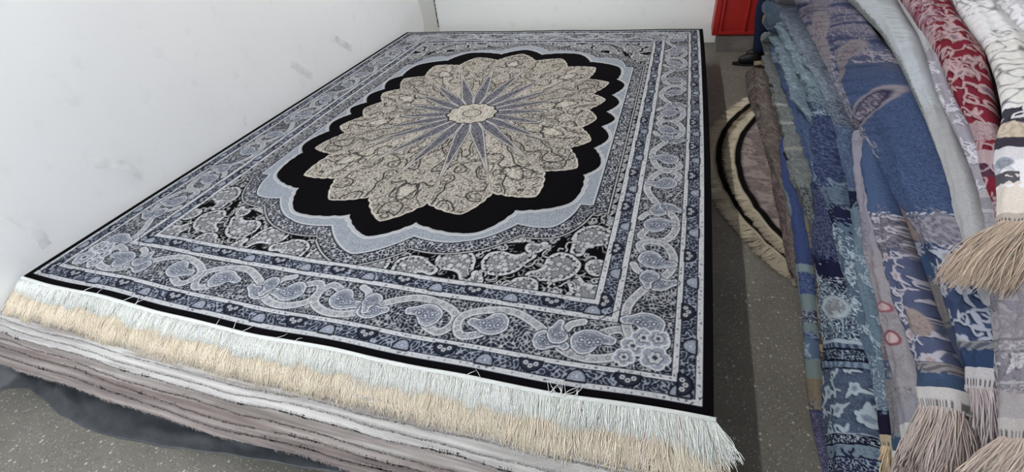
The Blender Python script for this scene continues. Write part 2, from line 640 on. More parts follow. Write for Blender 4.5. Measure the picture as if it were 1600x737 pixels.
    for d0, d1 in LIGHTS:
        b = band(d0, d1)
        over(b, SILVER)
        mid = (d0 + d1) / 2
        over(b * soft((0.20 - np.abs(worm2)) * 6, 1) * 0.6, SLATE * 0.6)
        over(b * soft((worm1 - 1.3) * 5, 1) * 0.8, NAVY)
        over(soft((0.0022 - np.abs(D - d0)) * px), INK)
        over(soft((0.0022 - np.abs(D - d1)) * px), INK)
        over(soft((0.0016 - np.abs(D - d0 - 0.004)) * px), PALE)
        over(soft((0.0016 - np.abs(D - d1 + 0.004)) * px), PALE)
    for d0, d1 in ((0.053, 0.102), (0.340, 0.388)):
        b = band(d0, d1)
        over(b, NAVY * 0.8)
        over(b * soft((0.44 - np.abs(worm2)) * 6, 1) * 0.95, SLATE * 1.75)
    # main border ground: dense curls
    b = band(0.124, 0.314)
    over(b, INK)
    over(b * soft((0.46 - np.abs(worm2)) * 6, 1) * 0.95, SILVER * 0.72)
    # draw motifs on the two bands in (along, depth) coordinates

    def put_band(side, fn):
        """fn gets T(along, depth)->(p,q)"""
        if side == 'end':
            fn(lambda s, d: (s, h - d), w)
        else:
            fn(lambda s, d: (w - d, s), h)

    def guard(T, half, d0, d1):
        n = 0
        s = 0.0
        step = 0.157
        while s < half - d0 - 0.03:
            c = (d0 + d1) / 2
            rad = (d1 - d0) * 0.5
            # half-round medallion resting on one edge
            base = d1 if n % 2 == 0 else d0
            sg = -1 if n % 2 == 0 else 1
            aa = np.linspace(0, math.pi, 14)
            arc = [T(s + (1.55 if n % 2 == 0 else 1.2) * rad * math.cos(a), base + sg * rad * 1.62 * math.sin(a)) for a in aa]
            if n % 2 == 0:
                cv.poly(arc, INK * 1.5, 0.006, INK * 0.5)
                for k in (-1, 0, 1):
                    x, y = T(s + k * rad * 0.72, base + sg * rad * (0.85 if k == 0 else 0.45))
                    cv.poly(xf(blossom(6), x, y, k, rad * 0.74), SILVER, 0.002, INK)
                    cv.poly(xf(blossom(4), x, y, k, rad * 0.30), INK)
            else:
                cv.poly(arc, SLATE * 1.35, 0.006, INK * 0.5)
                x, y = T(s, base + sg * rad * 0.7)
                cv.poly(xf(blossom(7), x, y, 0, rad * 1.3), SLATE * 2.0)
                for k in range(8):
                    cv.poly(xf(blossom(4), x + rad * 0.38 * math.cos(k * 0.8), y + rad * 0.38 * math.sin(k * 0.8), k, rad * 0.2), NAVY * 2)
                cv.poly(xf(blossom(5), x, y, 0, rad * 0.4), SLATE * 2)
            for k in (-1, 1):
                m = s + k * step / 2
                cv.stroke([T(m - 0.022, d0 + 0.004), T(m + 0.022, d1 - 0.004)], 0.004, INK * 0.6)
            s += step
            n += 1

    def vine(T, half, cells, bounds0):
        d0, d1 = 0.124, 0.314
        c = (d0 + d1) / 2
        hw = (d1 - d0) / 2
        for ci in range(cells):
            L = bounds0
            s0 = ci * L

            def TT(a, b, ci=ci, s0=s0, L=L):
                if ci % 2 == 1:
                    a = 1 - a
                return T(s0 + a * L, c - b * hw)       # b=+1 towards the outer edge

            def path(pts):
                return spline([TT(a, b) for a, b in pts], 7)
            main = path([(0.20, -0.12), (0.13, -0.5), (0.05, -0.68), (0.005, -0.25), (0.03, 0.40), (0.16, 0.76), (0.31, 0.66),
                         (0.42, 0.15), (0.53, -0.35), (0.68, -0.76), (0.84, -0.66), (0.965, -0.28), (0.985, 0.25), (0.93, 0.72),
                         (0.83, 0.52), (0.80, 0.18)])
            cv.stroke(main, 0.041, INK)
            cv.ribbon(main, 0.034, 0.0045, SILVER * 0.74, PALE)
            for k in range(2, len(main) - 2, 3):
                cv.poly(xf(blossom(5), main[k][0], main[k][1], k, 0.017), SLATE * 0.8)
                cv.poly(xf(blossom(4), main[k][0], main[k][1], k, 0.008), SILVER)
            pa = path([(0.42, 0.1), (0.36, -0.3), (0.33, -0.62), (0.27, -0.82)])
            cv.stroke(pa, 0.042, INK)
            cv.ribbon(pa, 0.030, 0.0045, SILVER * 0.72, PALE)
            for (a, b, s, an) in ((0.21, 0.02, 0.125, 0.6), (0.79, -0.02, 0.125, 3.6), (0.43, 0.28, 0.105, 0.2), (0.395, -0.12, 0.085, 2.0)):
                x, y = TT(a, b)
                fl = ci % 2 == 1
                o = xf(PAISLEY, x, y, an if not fl else -an, s, fl)
                cv.poly(o, INK, 0.010, INK)
                cv.poly(o, SLATE * 1.25, 0.0055, PALE)
                cv.poly(xf(PAISLEY, x, y, an if not fl else -an, s * 0.78, fl), SLATE * 1.0, 0.0022, SILVER * 0.9)
                for k in range(3):
                    ax = x + (k - 1) * s * 0.22
                    cv.poly(xf(blossom(6), ax, y + (k % 2) * s * 0.06, k, s * 0.30), SLATE * 1.7, 0.0025, NAVY)
                    cv.poly(xf(blossom(5), ax, y + (k % 2) * s * 0.06, k, s * 0.19), NAVY * 1.5)
                    cv.poly(xf(blossom(5), ax, y + (k % 2) * s * 0.06, k, s * 0.09), SILVER)

    for sd in ('end', 'side'):
        put_band(sd, lambda T, half: (guard(T, half, 0.053, 0.102), guard(T, half, 0.340, 0.388)))
    put_band('end', lambda T, half: vine(T, half, 2, 0.622))
    put_band('side', lambda T, half: vine(T, half, 3, 0.592))
    # corner spray
    cx, cy = w - 0.220, h - 0.220
    for k, (dx, dy, s) in enumerate(((0.045, 0.04, 0.10), (-0.035, 0.0, 0.085), (0.0, -0.045, 0.085), (0.05, -0.05, 0.075), (-0.06, 0.055, 0.07))):
        dx, dy, s = dx * 0.92, dy * 0.92, s * 0.84
        o = xf(blossom(5, 0.55, 0.4), cx + dx, cy + dy, k, s)
        cv.poly(o, SLATE * 1.5, 0.006, PALE)
        cv.poly(xf(blossom(6), cx + dx, cy + dy, k, s * 0.6), SILVER * 0.9, 0.003, NAVY)
        cv.poly(xf(blossom(5), cx + dx, cy + dy, k, s * 0.25), NAVY)
    mb = band(0.128, 0.310)
    over(mb * soft((0.20 - np.abs(worm1 - 0.4)) * 6, 1) * 0.55, NAVY * 1.5)
    over(mb * soft((worm1 - 1.5) * 5, 1) * 0.5, PALE)
    over((D > 0.415) * (bd < -0.08) * soft((0.18 - np.abs(worm1)) * 6, 1) * 0.6, BLACK)
    for d0, d1 in ((0.056, 0.099), (0.343, 0.385)):
        over(band(d0, d1) * soft((0.14 - np.abs(worm1 - 0.3)) * 6, 1) * 0.6, INK)
    # re-draw crisp mitre of light lines after the motifs
    for d0, d1 in LIGHTS:
        over(soft((0.0020 - np.abs(D - d0)) * px), INK)
        over(soft((0.0020 - np.abs(D - d1)) * px), INK)
    over((D < 0.030).astype(np.float32), BLACK)
    return img


def sample(img, x, y):
    h, w = img.shape[:2]
    x = np.clip(x, 0, w - 1.001)
    y = np.clip(y, 0, h - 1.001)
    i = x.astype(int)
    j = y.astype(int)
    fx = (x - i)[..., None]
    fy = (y - j)[..., None]
    return (img[j, i] * (1 - fx) * (1 - fy) + img[j, i + 1] * fx * (1 - fy)
            + img[j + 1, i] * (1 - fx) * fy + img[j + 1, i + 1] * fx * fy)


# ------------------------------------------------------------------ the low stack of rugs
X0, Y0 = -2.788, 0.854            # near-left corner of the top rug (metres)
ZT = -CAMH + STACK_H              # height of its surface, lens height = 0
Z_OFF = CAMH                      # world z = z + CAMH, so the floor is z = 0


def edge_y(x):
    s = np.clip((x - X0) / RW, 0, 1)
    return Y0 - 0.034 * 4 * s * (1 - s) + 0.004 * np.sin(x * 5.1) + 0.003 * np.sin(x * 11.0 + 1)


def droop(x, y):
    return 0.30 * np.maximum(0, 0.80 - y) ** 2 + 0.06 * np.maximum(0, 0.86 - y)


LAYER_T = 0.0128


def top_z(x, y):
    und = 0.0035 * np.sin(2.3 * x + 1.3 * y) * np.sin(1.9 * y + 0.4) + 0.002 * np.sin(6 * x + 3 * y)
    return STACK_H + und - droop(x, y)


def build_top_rug():
    q = design_quarter()
    nu = 1290
    u = np.linspace(0, RW, nu)
    vs = [0.0]
    while vs[-1] < RL:
        vs.append(vs[-1] + min(0.0075, 0.0021 * ((vs[-1] + 0.9) / 0.9) ** 1.25))
    v = np.array(vs)
    v[-1] = RL
    nv = len(v)
    U, V = np.meshgrid(u, v)
    c = sample(q, np.abs(U - RW / 2) / RES - 0.5, np.abs(V - RL / 2) / RES - 0.5)
    x = X0 + U + 0.02 * 4 * (V / RL) * (1 - V / RL) * (U / RW) ** 2
    fall = np.clip(1 - V / 1.4, 0, 1) ** 2
    y = Y0 + V + (edge_y(X0 + U) - Y0) * fall
    z = top_z(x, y)
    # thin thickness: edges turn down
    verts = np.stack([x, y, z], -1).reshape(-1, 3)
    faces = grid_faces(nu, nv)
    # skirt
    ring = np.concatenate([np.arange(nu), np.arange(1, nv) * nu + nu - 1, (nv - 1) * nu + np.arange(nu - 2, -1, -1),
                           np.arange(nv - 2, 0, -1) * nu])
    low = verts[ring].copy()
    low[:, 2] -= 0.012
    k = len(verts)
    m = len(ring)
    a = np.arange(m)
    b = (a + 1) % m
    sk = np.stack([ring[a], k + a, k + b, ring[b]], 1)
    verts = np.vstack([verts, low])
    col = np.vstack([c.reshape(-1, 3), np.tile(BLACK, (m, 1))])
    root = empty('rug', (X0 + RW / 2, Y0 + RL / 2, STACK_H - 0.01),
                 'large black and silver rug with beige petalled medallion, spread flat on the low stack', 'rug')
    mesh_np('rug_field', verts, np.vstack([faces, sk]), M_PAT, root, col)
    return root


def strands(roots, dirs, lengths, rad, sag_fn=None, seg=6, curl=0.15, col=(0.8, 0.78, 0.72), colvar=0.12, seed=3, grav=0.0,
            lift=None, clump=0.0):
    """many thin threads. roots (n,3), dirs (n,3). sag_fn(points)->z floor keeps threads lying on what is below."""
    r = np.random.default_rng(seed)
    n = len(roots)
    dirs = dirs / np.linalg.norm(dirs, axis=1, keepdims=True)
    up = np.array([0, 0, 1.0])
    side = np.cross(dirs, up)
    side /= np.linalg.norm(side, axis=1, keepdims=True) + 1e-9
    ph = r.uniform(0, 6.28, n)
    amp = r.uniform(-1, 1, n) * curl
    V = []
    p = roots.copy()
    d = dirs.copy()
    pts = [p.copy()]
    for k in range(1, seg + 1):
        t = k / seg
        d = d + np.array([0, 0, -grav]) / seg
        d /= np.linalg.norm(d, axis=1, keepdims=True)
        p = p + d * (lengths / seg)[:, None] + side * (amp * np.sin(ph + t * 4.0) * lengths / seg)[:, None]
        if sag_fn is not None:
            p[:, 2] = np.maximum(p[:, 2], sag_fn(p) + (lift if lift is not None else 0.002) * (0.4 + 0.6 * np.sin(ph * 3 + t * 5) ** 2))
        p[:, 0] = np.maximum(p[:, 0], -2.796)
        pts.append(p.copy())
    pts = np.stack(pts, 1)                      # n, seg+1, 3
    tang = np.gradient(pts, axis=1)
    tang /= np.linalg.norm(tang, axis=2, keepdims=True) + 1e-9
    ref = np.where(np.abs(tang[..., 2:3]) > 0.9, np.array([1.0, 0, 0]), np.array([0, 0, 1.0]))
    e1 = np.cross(tang, ref)
    e1 /= np.linalg.norm(e1, axis=2, keepdims=True) + 1e-9
    e2 = np.cross(tang, e1)
    prof = np.interp(np.linspace(0, 1, seg + 1), [0, 0.7, 1], [1.0, 0.95, 0.35])
    rr = (np.asarray(rad) * np.ones(n))[:, None] * prof[None, :]
    ring = []
    for k in range(3):
        a = 2 * math.pi * k / 3
        ring.append(pts + (math.cos(a) * e1 + math.sin(a) * e2) * rr[..., None])
    V = np.stack(ring, 2).reshape(-1, 3)        # n, seg+1, 3(ring), 3
    base = np.arange(n)[:, None, None, None] * ((seg + 1) * 3)
    s = np.arange(seg)[None, :, None, None] * 3
    kk = np.arange(3)[None, None, :, None]
    f = np.concatenate([base + s + kk, base + s + (kk + 1) % 3, base + s + 3 + (kk + 1) % 3, base + s + 3 + kk], 3).reshape(-1, 4)
    cc = np.asarray(col)[None, :] * (1 + r.uniform(-colvar, colvar, (n, 1))) * (1 + r.uniform(-0.04, 0.04, (n, 3)))
    C = np.repeat(cc, (seg + 1) * 3, 0)
    return V, f, np.clip(C, 0, 1)


def clumped(n, k, r):
    """direction wobble shared by neighbours"""
    c = r.uniform(-1, 1, n // k + 3)
    return np.interp(np.arange(n) / k, np.arange(len(c)), c)


def tube_along(P, rad, ns=8, flat=1.0):
    P = np.asarray(P)
    n = len(P)
    T = np.gradient(P, axis=0)
    T /= np.linalg.norm(T, axis=1, keepdims=True)
    ref = np.array([0, 0, 1.0])
    e1 = np.cross(T, ref)
    e1 /= np.linalg.norm(e1, axis=1, keepdims=True) + 1e-9
    e2 = np.cross(e1, T)
    a = np.linspace(0, 2 * math.pi, ns, endpoint=False)
    V = P[:, None, :] + (np.cos(a)[None, :, None] * e1[:, None, :] + flat * np.sin(a)[None, :, None] * e2[:, None, :]) * (
        np.asarray(rad) * np.ones(n))[:, None, None]
    return V.reshape(-1, 3), grid_faces(ns, n, True)


def face_z(x, y):
    """surface of the stepped front of the stack under the fringes"""
    e = edge_y(x)
    return STACK_H - 0.004 - np.maximum(0, e - y) * 0.50 - droop(x, y) * 0.9


def build_top_fringe(root):
    r = np.random.default_rng(5)
    # woven white end strip
    x = np.linspace(X0 + 0.01, X0 + RW + 0.005, 420)
    ys = edge_y(x)
    prof = [(0.003, 0.002), (0.001, 0.0055), (-0.003, 0.0065), (-0.008, 0.0055), (-0.012, 0.002), (-0.013, -0.005), (-0.008, -0.010), (0.0, -0.01)]
    nx = len(x)
    V = np.stack([np.stack([x, ys + a, top_z(x, ys) + b + 0.0006 * np.sin(x * 900)], -1) for a, b in prof], 1)
    f = grid_faces(len(prof), nx, True)
    mesh_np('fringe_binding', V.reshape(-1, 3), f, M_THREAD, root, np.tile((0.56, 0.575, 0.56), (len(prof) * nx, 1)))
    n = 5200
    xs = np.sort(r.uniform(X0 + 0.01, X0 + RW + 0.004, n))
    e = edge_y(xs)
    roots = np.stack([xs, e - 0.009, top_z(xs, e) + r.uniform(-0.004, 0.003, n)], 1)
    w = clumped(n, 26, r) * 0.22 + r.normal(0, 0.11, n)
    rt = np.clip((xs - (X0 + RW - 0.22)) / 0.22, 0, 1)
    dirs = np.stack([0.10 + w + 0.55 * rt ** 2, -np.ones(n), -0.25 * np.ones(n)], 1)
    ln = 0.066 + 0.012 * clumped(n, 90, r) + r.uniform(-0.010, 0.010, n) + 0.02 * np.clip((xs - X0) / RW, 0, 1) + 0.035 * rt
    V, f, c = strands(roots, dirs, ln, r.uniform(0.0008, 0.0015, n), lambda p: face_z(p[:, 0], p[:, 1]) + 0.004,
                      seg=6, curl=0.45, col=(0.76, 0.77, 0.74), colvar=0.07, seed=8, grav=0.5, lift=0.010)
    # a few stray threads flipped back over the black edge
    m = 26
    xb = np.concatenate([r.uniform(X0 + 0.2, X0 + RW - 0.1, 12), X0 + RW - 0.43 + r.uniform(-0.05, 0.05, 14)])
    eb = edge_y(xb)
    rb = np.stack([xb, eb - 0.008, top_z(xb, eb) + 0.008], 1)
    db = np.stack([r.uniform(-0.9, 0.9, m), np.ones(m), np.full(m, 0.25)], 1)
    V2, f2, c2 = strands(rb, db, r.uniform(0.025, 0.065, m), 0.0012, lambda p: top_z(p[:, 0], p[:, 1]), seg=5, curl=0.5,
                         col=(0.72, 0.74, 0.75), seed=2, grav=0.6, lift=0.003)
    mesh_np('fringe', np.vstack([V, V2]), np.vstack([f, f2 + len(V)]), M_THREAD, root, np.vstack([c, c2]))


N_UNDER = 12


def build_under_rugs():
    tones = [None,
             ((0.52, 0.46, 0.36), (0.60, 0.53, 0.42), (0.66, 0.60, 0.50)),
             ((0.26, 0.24, 0.23), (0.40, 0.38, 0.365), (0.52, 0.50, 0.48)),
             ((0.34, 0.325, 0.315), (0.46, 0.44, 0.425), (0.55, 0.53, 0.51)),
             ((0.20, 0.18, 0.165), (0.31, 0.285, 0.265), (0.42, 0.39, 0.37)),
             ((0.18, 0.16, 0.148), (0.27, 0.245, 0.23), (0.42, 0.39, 0.375)),
             ((0.20, 0.175, 0.165), (0.30, 0.27, 0.255), (0.52, 0.50, 0.48)),
             ((0.30, 0.28, 0.27), (0.42, 0.40, 0.385), (0.54, 0.52, 0.50)),
             ((0.32, 0.30, 0.29), (0.44, 0.42, 0.405), (0.54, 0.52, 0.50)),
             ((0.165, 0.143, 0.131), (0.252, 0.222, 0.211), (0.368, 0.344, 0.328)),  # from here down, tones lowered to imitate shade low on the stack
             ((0.135, 0.109, 0.101), (0.222, 0.185, 0.174), (0.32, 0.288, 0.272)),
             ((0.135, 0.109, 0.104), (0.215, 0.181, 0.172), (0.312, 0.28, 0.264)),
             ((0.135, 0.112, 0.105), (0.222, 0.189, 0.178), (0.32, 0.284, 0.268))]
    words = [None,
             'rug with a long cream fringe, directly under the black medallion rug',
             'thin pale grey rug edge just below the cream fringe of the stack',
             'light ash grey rug edge, third layer down the low stack',
             'taupe brown rug edge, fourth layer down the low stack',
             'dull brown grey rug edge halfway down the low stack',
             'mauve grey rug edge with pale fuzz, just under the middle of the low stack',
             'pale silver grey rug edge, the widest light stripe in the front of the stack',
             'off-white grey rug edge directly under the widest light stripe of the stack',
             'brown rug edge, fourth layer up from the black plastic sheet',
             'mauve brown rug edge with dark tufts, third layer up from the black plastic sheet',
             'pinkish brown rug edge, second layer up from the black plastic sheet',
             'lowest mauve rug of the stack, overhanging the black plastic sheet']
    order = ['second', 'third']
    for i in range(1, N_UNDER + 1):
        r = np.random.default_rng(100 + i)
        nx = 260
        x = np.linspace(X0 - 0.003 + r.uniform(0, 0.004), X0 + RW + r.uniform(-0.012, 0.004), nx)
        cs = np.convolve(r.standard_normal(nx + 40), np.ones(41) / 41, 'valid')[:nx]
        step = 0.036 if i == 1 else 0.040 + 0.0240 * (i - 1)
        ye = edge_y(x) - step + cs * 0.022 - 0.004 * np.sin(x * 2 + i)
        zt = lambda xx, yy: STACK_H - LAYER_T * i - 0.30 * np.maximum(0, 0.80 - yy) ** 2 - 0.06 * np.maximum(0, 0.86 - yy)
        yb = Y0 + RL - r.uniform(0, 0.05)
        lines = []
        th = LAYER_T * 0.97
        ys = [yb, 2.5, 1.3, 1.0]
        top = [(np.full(nx, yy), zt(x, np.full(nx, yy))) for yy in ys] + [(ye + d, zt(x, ye + d)) for d in (0.10, 0.05, 0.02)]
        lip = [(ye + 0.004, zt(x, ye) - 0.001), (ye - 0.001, zt(x, ye) - th * 0.35), (ye + 0.001, zt(x, ye) - th * 0.75), (ye + 0.008, zt(x, ye) - th)]
        bot = [(ye + d, zt(x, ye + d) - th) for d in (0.05, 0.10)] + [(np.full(nx, yy), zt(x, np.full(nx, yy)) - th) for yy in (1.0, 1.3, 2.5, yb)]
        rows = top + lip + bot
        V = np.stack([np.stack([x, a, b], -1) for a, b in rows], 1)
        m = len(rows)
        f = grid_faces(m, nx, True)
        V = V.reshape(-1, 3)
        caps = [tuple(range(m))[::-1], tuple((nx - 1) * m + k for k in range(m))]
        fl = [tuple(t) for t in f.tolist()] + caps
        dk, md, lt = tones[i]
        mat = mat_streak('rug_edge_weave', [(0.34, dk), (0.5, md), (0.64, lt)], xs=1.6, zs=90)
        root = empty('rug', (X0 + RW / 2, Y0 + RL / 2, STACK_H - LAYER_T * (i + 1)), words[i], 'rug', 'rugs under the top rug of the low stack')
        mesh_np('rug_body', V, fl, mat, root)
        if i == 1:
            n = 6500
            xs = np.sort(r.uniform(x[0], x[-1], n))
            e = np.interp(xs, x, ye)
            roots = np.stack([xs, e + 0.002, zt(xs, e) - r.uniform(0, 0.008, n)], 1)
            w = clumped(n, 22, r) * 0.30 + r.normal(0, 0.15, n)
            rt = np.clip((xs - (X0 + RW - 0.15)) / 0.15, 0, 1)
            dirs = np.stack([0.08 + w + 0.22 * rt, -np.ones(n), -0.3 * np.ones(n)], 1)
            ln = 0.134 + 0.014 * clumped(n, 80, r) + r.uniform(-0.015, 0.015, n)
            Vv, ff, cc = strands(roots, dirs, ln, r.uniform(0.0009, 0.0017, n), lambda p: face_z(p[:, 0], p[:, 1]) - 0.004,
                                 seg=6, curl=0.6, col=(0.74, 0.655, 0.53), colvar=0.09, seed=80, grav=0.7, lift=0.013)
            mesh_np('fringe', Vv, ff, M_THREAD, root, cc)
        else:
            n = 1500
            xs = np.sort(r.uniform(x[0], x[-1], n))
            keep = clumped(n, 45, r) + 0.75 > 0
            xs = xs[keep]
            n = len(xs)
            e = np.interp(xs, x, ye)
            roots = np.stack([xs, e + 0.004, zt(xs, e) - r.uniform(0.0, 0.004, n)], 1)
            dirs = np.stack([clumped(n, 15, r) * 0.7 + r.normal(0, 0.4, n), -np.ones(n), -0.5 * np.ones(n)], 1)
            ln = r.uniform(0.006, 0.018, n)
            darkt = (np.array(lt) * 0.9 if i not in (9, 10, 11) else np.array(md))
            cl = np.array(darkt)
            Vv, ff, cc = strands(roots, dirs, ln, r.uniform(0.0009, 0.0016, n), None, seg=3, curl=0.5, col=cl, colvar=0.22,
                                 seed=200 + i, grav=1.4)
            if i in (8, 10, 11):
                dark = clumped(n, 20, r) + (xs - X0) / RW * 0.9 > 0.75
                cc[np.repeat(dark, 12)] = (0.012, 0.009, 0.008)
            mesh_np('fringe', Vv, ff, M_THREAD, root, cc)


def build_pallet_and_sheet():
    zt = STACK_H - LAYER_T * (N_UNDER + 1) - 0.001
    wood = mat_plain('pallet_wood', (0.28, 0.2, 0.13), noise=0.25, nscale=25)
    root = empty('pallet', (X0 + RW / 2, 2.8, 0), 'low wooden pallet under the black plastic sheet and the stack', 'pallet')
    for k in range(5):
        y = 0.83 + k * 0.95
        box('runner', (X0 + 0.06, X0 + RW - 0.08, y, y + 0.09, 0.002, zt - 0.024), wood, root, 0.004)
    for k in range(9):
        x = X0 + 0.06 + k * 0.335
        box('deck_board', (x, x + 0.2, 0.82, 4.72, zt - 0.022, zt - 0.004), wood, root, 0.003)
    # sheet: falls from the pallet edge and spills over the floor
    nx, nt_ = 340, 60
    x = np.linspace(X0 - 0.006, X0 + RW - 0.03, nx)
    out = np.interp(x, [-2.79, -2.70, -2.6, -2.45, -2.3, -2.05, -1.7, -1.32, -1.0, -0.5, 0.2], [0.44, 0.50, 0.522, 0.492, 0.46, 0.445, 0.465, 0.52, 0.555, 0.60, 0.66])
    out = out + 0.004 * np.sin(x * 7) + 0.0015 * np.sin(x * 31 + 2)
    r = np.random.default_rng(44)
    V = np.zeros((nt_, nx, 3))
    for k in range(nt_):
        t = k / (nt_ - 1)
        if t < 0.35:
            a = t / 0.35
            y = 0.80 - 0.05 * a + 0 * x + 0.012 * np.sin(x * 19 + 2 * a) * a
            z = zt - 0.003 - (zt - 0.02) * a ** 1.2 + 0 * x
        else:
            a = (t - 0.35) / 0.65
            y = 0.75 + (out - 0.75) * a + 0.012 * np.sin(x * 19 + 2) * (1 - a) ** 3
            wr = (0.008 * np.sin(x * 4 + a * 6) ** 2 + 0.005 * np.abs(np.sin(x * 9 - a * 9 + np.sin(x * 5) * 2)) + 0.012 * np.exp(-((a - 0.45 - 0.12 * np.sin(x * 3)) / 0.08) ** 2))
            hump = 0.05 * np.exp(-((x + 2.36 + 0.05 * a) / 0.055) ** 2) * (1 - a) ** 0.5 + 0.035 * np.exp(-((x + 2.52) / 0.06) ** 2) * (1 - a) + 0.14 * np.exp(-((x + 2.80) / 0.10) ** 2) * (1 - a ** 4)
            z = 0.003 + (wr + hump) * np.minimum(1, (1 - a) * 5) + 0.017 * (1 - a) ** 3
        V[k, :, 0] = x
        V[k, :, 1] = y
        V[k, :, 2] = z
    m, nt, b = nodes('black_plastic_sheet')
    tc = N(nt, 'ShaderNodeTexCoord')
    nz = N(nt, 'ShaderNodeTexNoise', Scale=14.0, Detail=6.0)
    nt.links.new(tc.outputs['Object'], nz.inputs['Vector'])
    rp = ramp(nt, [(0.3, (0.028, 0.030, 0.034)), (0.75, (0.062, 0.066, 0.074))])
    nt.links.new(nz.outputs['Fac'], rp.inputs['Fac'])
    nt.links.new(rp.outputs['Color'], b.inputs['Base Color'])
    b.inputs['Roughness'].default_value = 0.45
    b.inputs['Specular IOR Level'].default_value = 0.35
    bp = N(nt, 'ShaderNodeBump', Strength=0.5, Distance=0.01)
    nt.links.new(nz.outputs['Fac'], bp.inputs['Height'])
    nt.links.new(bp.outputs['Normal'], b.inputs['Normal'])
    V = V.reshape(-1, 3)
    f = grid_faces(nx, nt_)
    o = mesh_np('plastic_sheet', V, f, m)
    so = o.modifiers.new('thickness', 'SOLIDIFY')
    so.thickness = 0.0015
    so.offset = 0.0
    tag(o, 'dark crumpled plastic sheet spilling onto the floor from under the low stack', 'plastic sheet')


# ------------------------------------------------------------------ the heap of folded rugs on the right
PX = [0.63, 0.70, 0.75, 0.80, 0.85, 0.95, 1.15, 1.6, 2.6]
PH = [0.0, 0.15, 0.35, 0.60, 0.80, 0.92, 1.00, 1.04, 1.06]
SH = 0.045


def heap_h(x, y):
    hf = np.interp(y, [0.0, 3.2, 4.0, 4.8, 6.5], [1.0, 1.0, 0.90, 0.62, 0.3])
    return hf * np.interp(x - SH * (y - 1), PX, PH)


def heap_hit(px, py):
    d = rays(px, py)
    lo = np.full(px.shape, 0.3)
    found = np.zeros(px.shape, bool)
    ts = np.linspace(0.3, 9, 900)
    a = np.full(px.shape, 0.3)
    b = np.full(px.shape, 9.0)
    prev = np.ones(px.shape, bool)
    for t in ts:
        q = d * t
        below = (q[..., 2] + CAMH) < heap_h(q[..., 0], q[..., 1])
        new = below & ~found
        b = np.where(new, t, b)
        found |= below
    a = b - (ts[1] - ts[0])
    for _ in range(18):
        m = (a + b) / 2
        q = d * m[..., None]
        below = (q[..., 2] + CAMH) < heap_h(q[..., 0], q[..., 1])
        b = np.where(below, m, b)
        a = np.where(below, a, m)
    q = d * b[..., None]
    far = q[..., 1] > 4.74
    q = np.where(far[..., None], d * (4.74 / np.maximum(d[..., 1:2], 1e-3)), q)
    q[..., 2] += CAMH
    return q


def heap_n(p):
    e = 0.02
    hx = (heap_h(p[..., 0] + e, p[..., 1]) - heap_h(p[..., 0] - e, p[..., 1])) / (2 * e)
    hy = (heap_h(p[..., 0], p[..., 1] + e) - heap_h(p[..., 0], p[..., 1] - e)) / (2 * e)
    n = np.stack([-hx, -hy, np.ones_like(hx)], -1)
    return n / np.linalg.norm(n, axis=-1, keepdims=True)


# periodic one-metre swatches: masks 0..1
SW = 640
SWR = 1.0 / SW


def make_swatches():
    S = {}
    for nm, lam, thr, seed in (('worm', 0.022, 0.32, 21), ('worm_wide', 0.040, 0.34, 22), ('scroll', 0.065, 0.26, 23), ('mottle', 0.03, 0.0, 24)):
        n = band_noise(SW, SW, SWR, lam, seed, 0.4)
        S[nm] = soft((thr - np.abs(n)) * 5, 1) if nm != 'mottle' else np.clip(n * 0.35 + 0.5, 0, 1)
    n = band_noise(SW, SW, SWR, 0.05, 29, 0.5)
    S['patch'] = soft((n - 0.15) * 4, 1)
    fl = Canvas(1, 1, SWR, wrap=True, ch=1)
    co = Canvas(1, 1, SWR, wrap=True, ch=1)
    r = random.Random(5)
    pts = []
    t = 0
    while len(pts) < 58 and t < 5000:
        t += 1
        x, y = r.random(), r.random()
        if all(min(abs(x - a), 1 - abs(x - a)) ** 2 + min(abs(y - b), 1 - abs(y - b)) ** 2 > 0.105 ** 2 for a, b in pts):
            pts.append((x, y))
    for k, (x, y) in enumerate(pts):
        a = r.uniform(0, 6.28)
        kind = k % 4
        if kind in (0, 2):
            s = r.uniform(0.075, 0.11)
            fl.poly(xf(blossom(r.choice((5, 6, 7))), x, y, a, s), (1,))
            co.poly(xf(blossom(5), x, y, a, s * 0.48), (1,))
            fl.poly(xf(blossom(5), x, y, a, s * 0.30), (0.4,))
            for j in range(2):
                fl.poly(xf(LEAF, x, y, a + 1.2 + j * 2.2, s * 1.05), (1,))
        else:
            cp = xf(CURL, x, y, a, 0.14, k % 2)
            fl.stroke(cp, 0.013, (1,))
            for j in (4, 12, 20, 28):
                if j < len(cp):
                    fl.poly(xf(LEAF, cp[j][0], cp[j][1], a + j, r.uniform(0.04, 0.07)), (1,))
    S['floral'] = fl.img[..., 0]
    S['core'] = co.img[..., 0]
    lv = Canvas(1, 1, SWR, wrap=True, ch=1)
    for k in range(70):
        x, y = r.random(), r.random()
        a = r.uniform(0, 6.28)
        s = r.uniform(0.07, 0.15)
        lv.poly(xf(LEAF, x, y, a, s), (1,))
        lv.stroke(xf(CURL, x, y, a + 2, s * 1.2, k % 2), 0.012, (0.9,))
        lv.stroke(xf([(0.1, 0), (0.8, 0.02)], x, y, a, s), 0.005, (0.2,))
    S['leaf'] = lv.img[..., 0]
    return S


SWATCH = make_swatches()


def swatch(name, x, y):
    m = SWATCH[name]
    fx = (x % 1.0) * SW
    fy = (y % 1.0) * SW
    i = fx.astype(int) % SW
    j = fy.astype(int) % SW
    i2 = (i + 1) % SW
    j2 = (j + 1) % SW
    a = fx - np.floor(fx)
    b = fy - np.floor(fy)
    return m[j, i] * (1 - a) * (1 - b) + m[j, i2] * a * (1 - b) + m[j2, i] * (1 - a) * b + m[j2, i2] * a * b


G_HEAP = 0.66


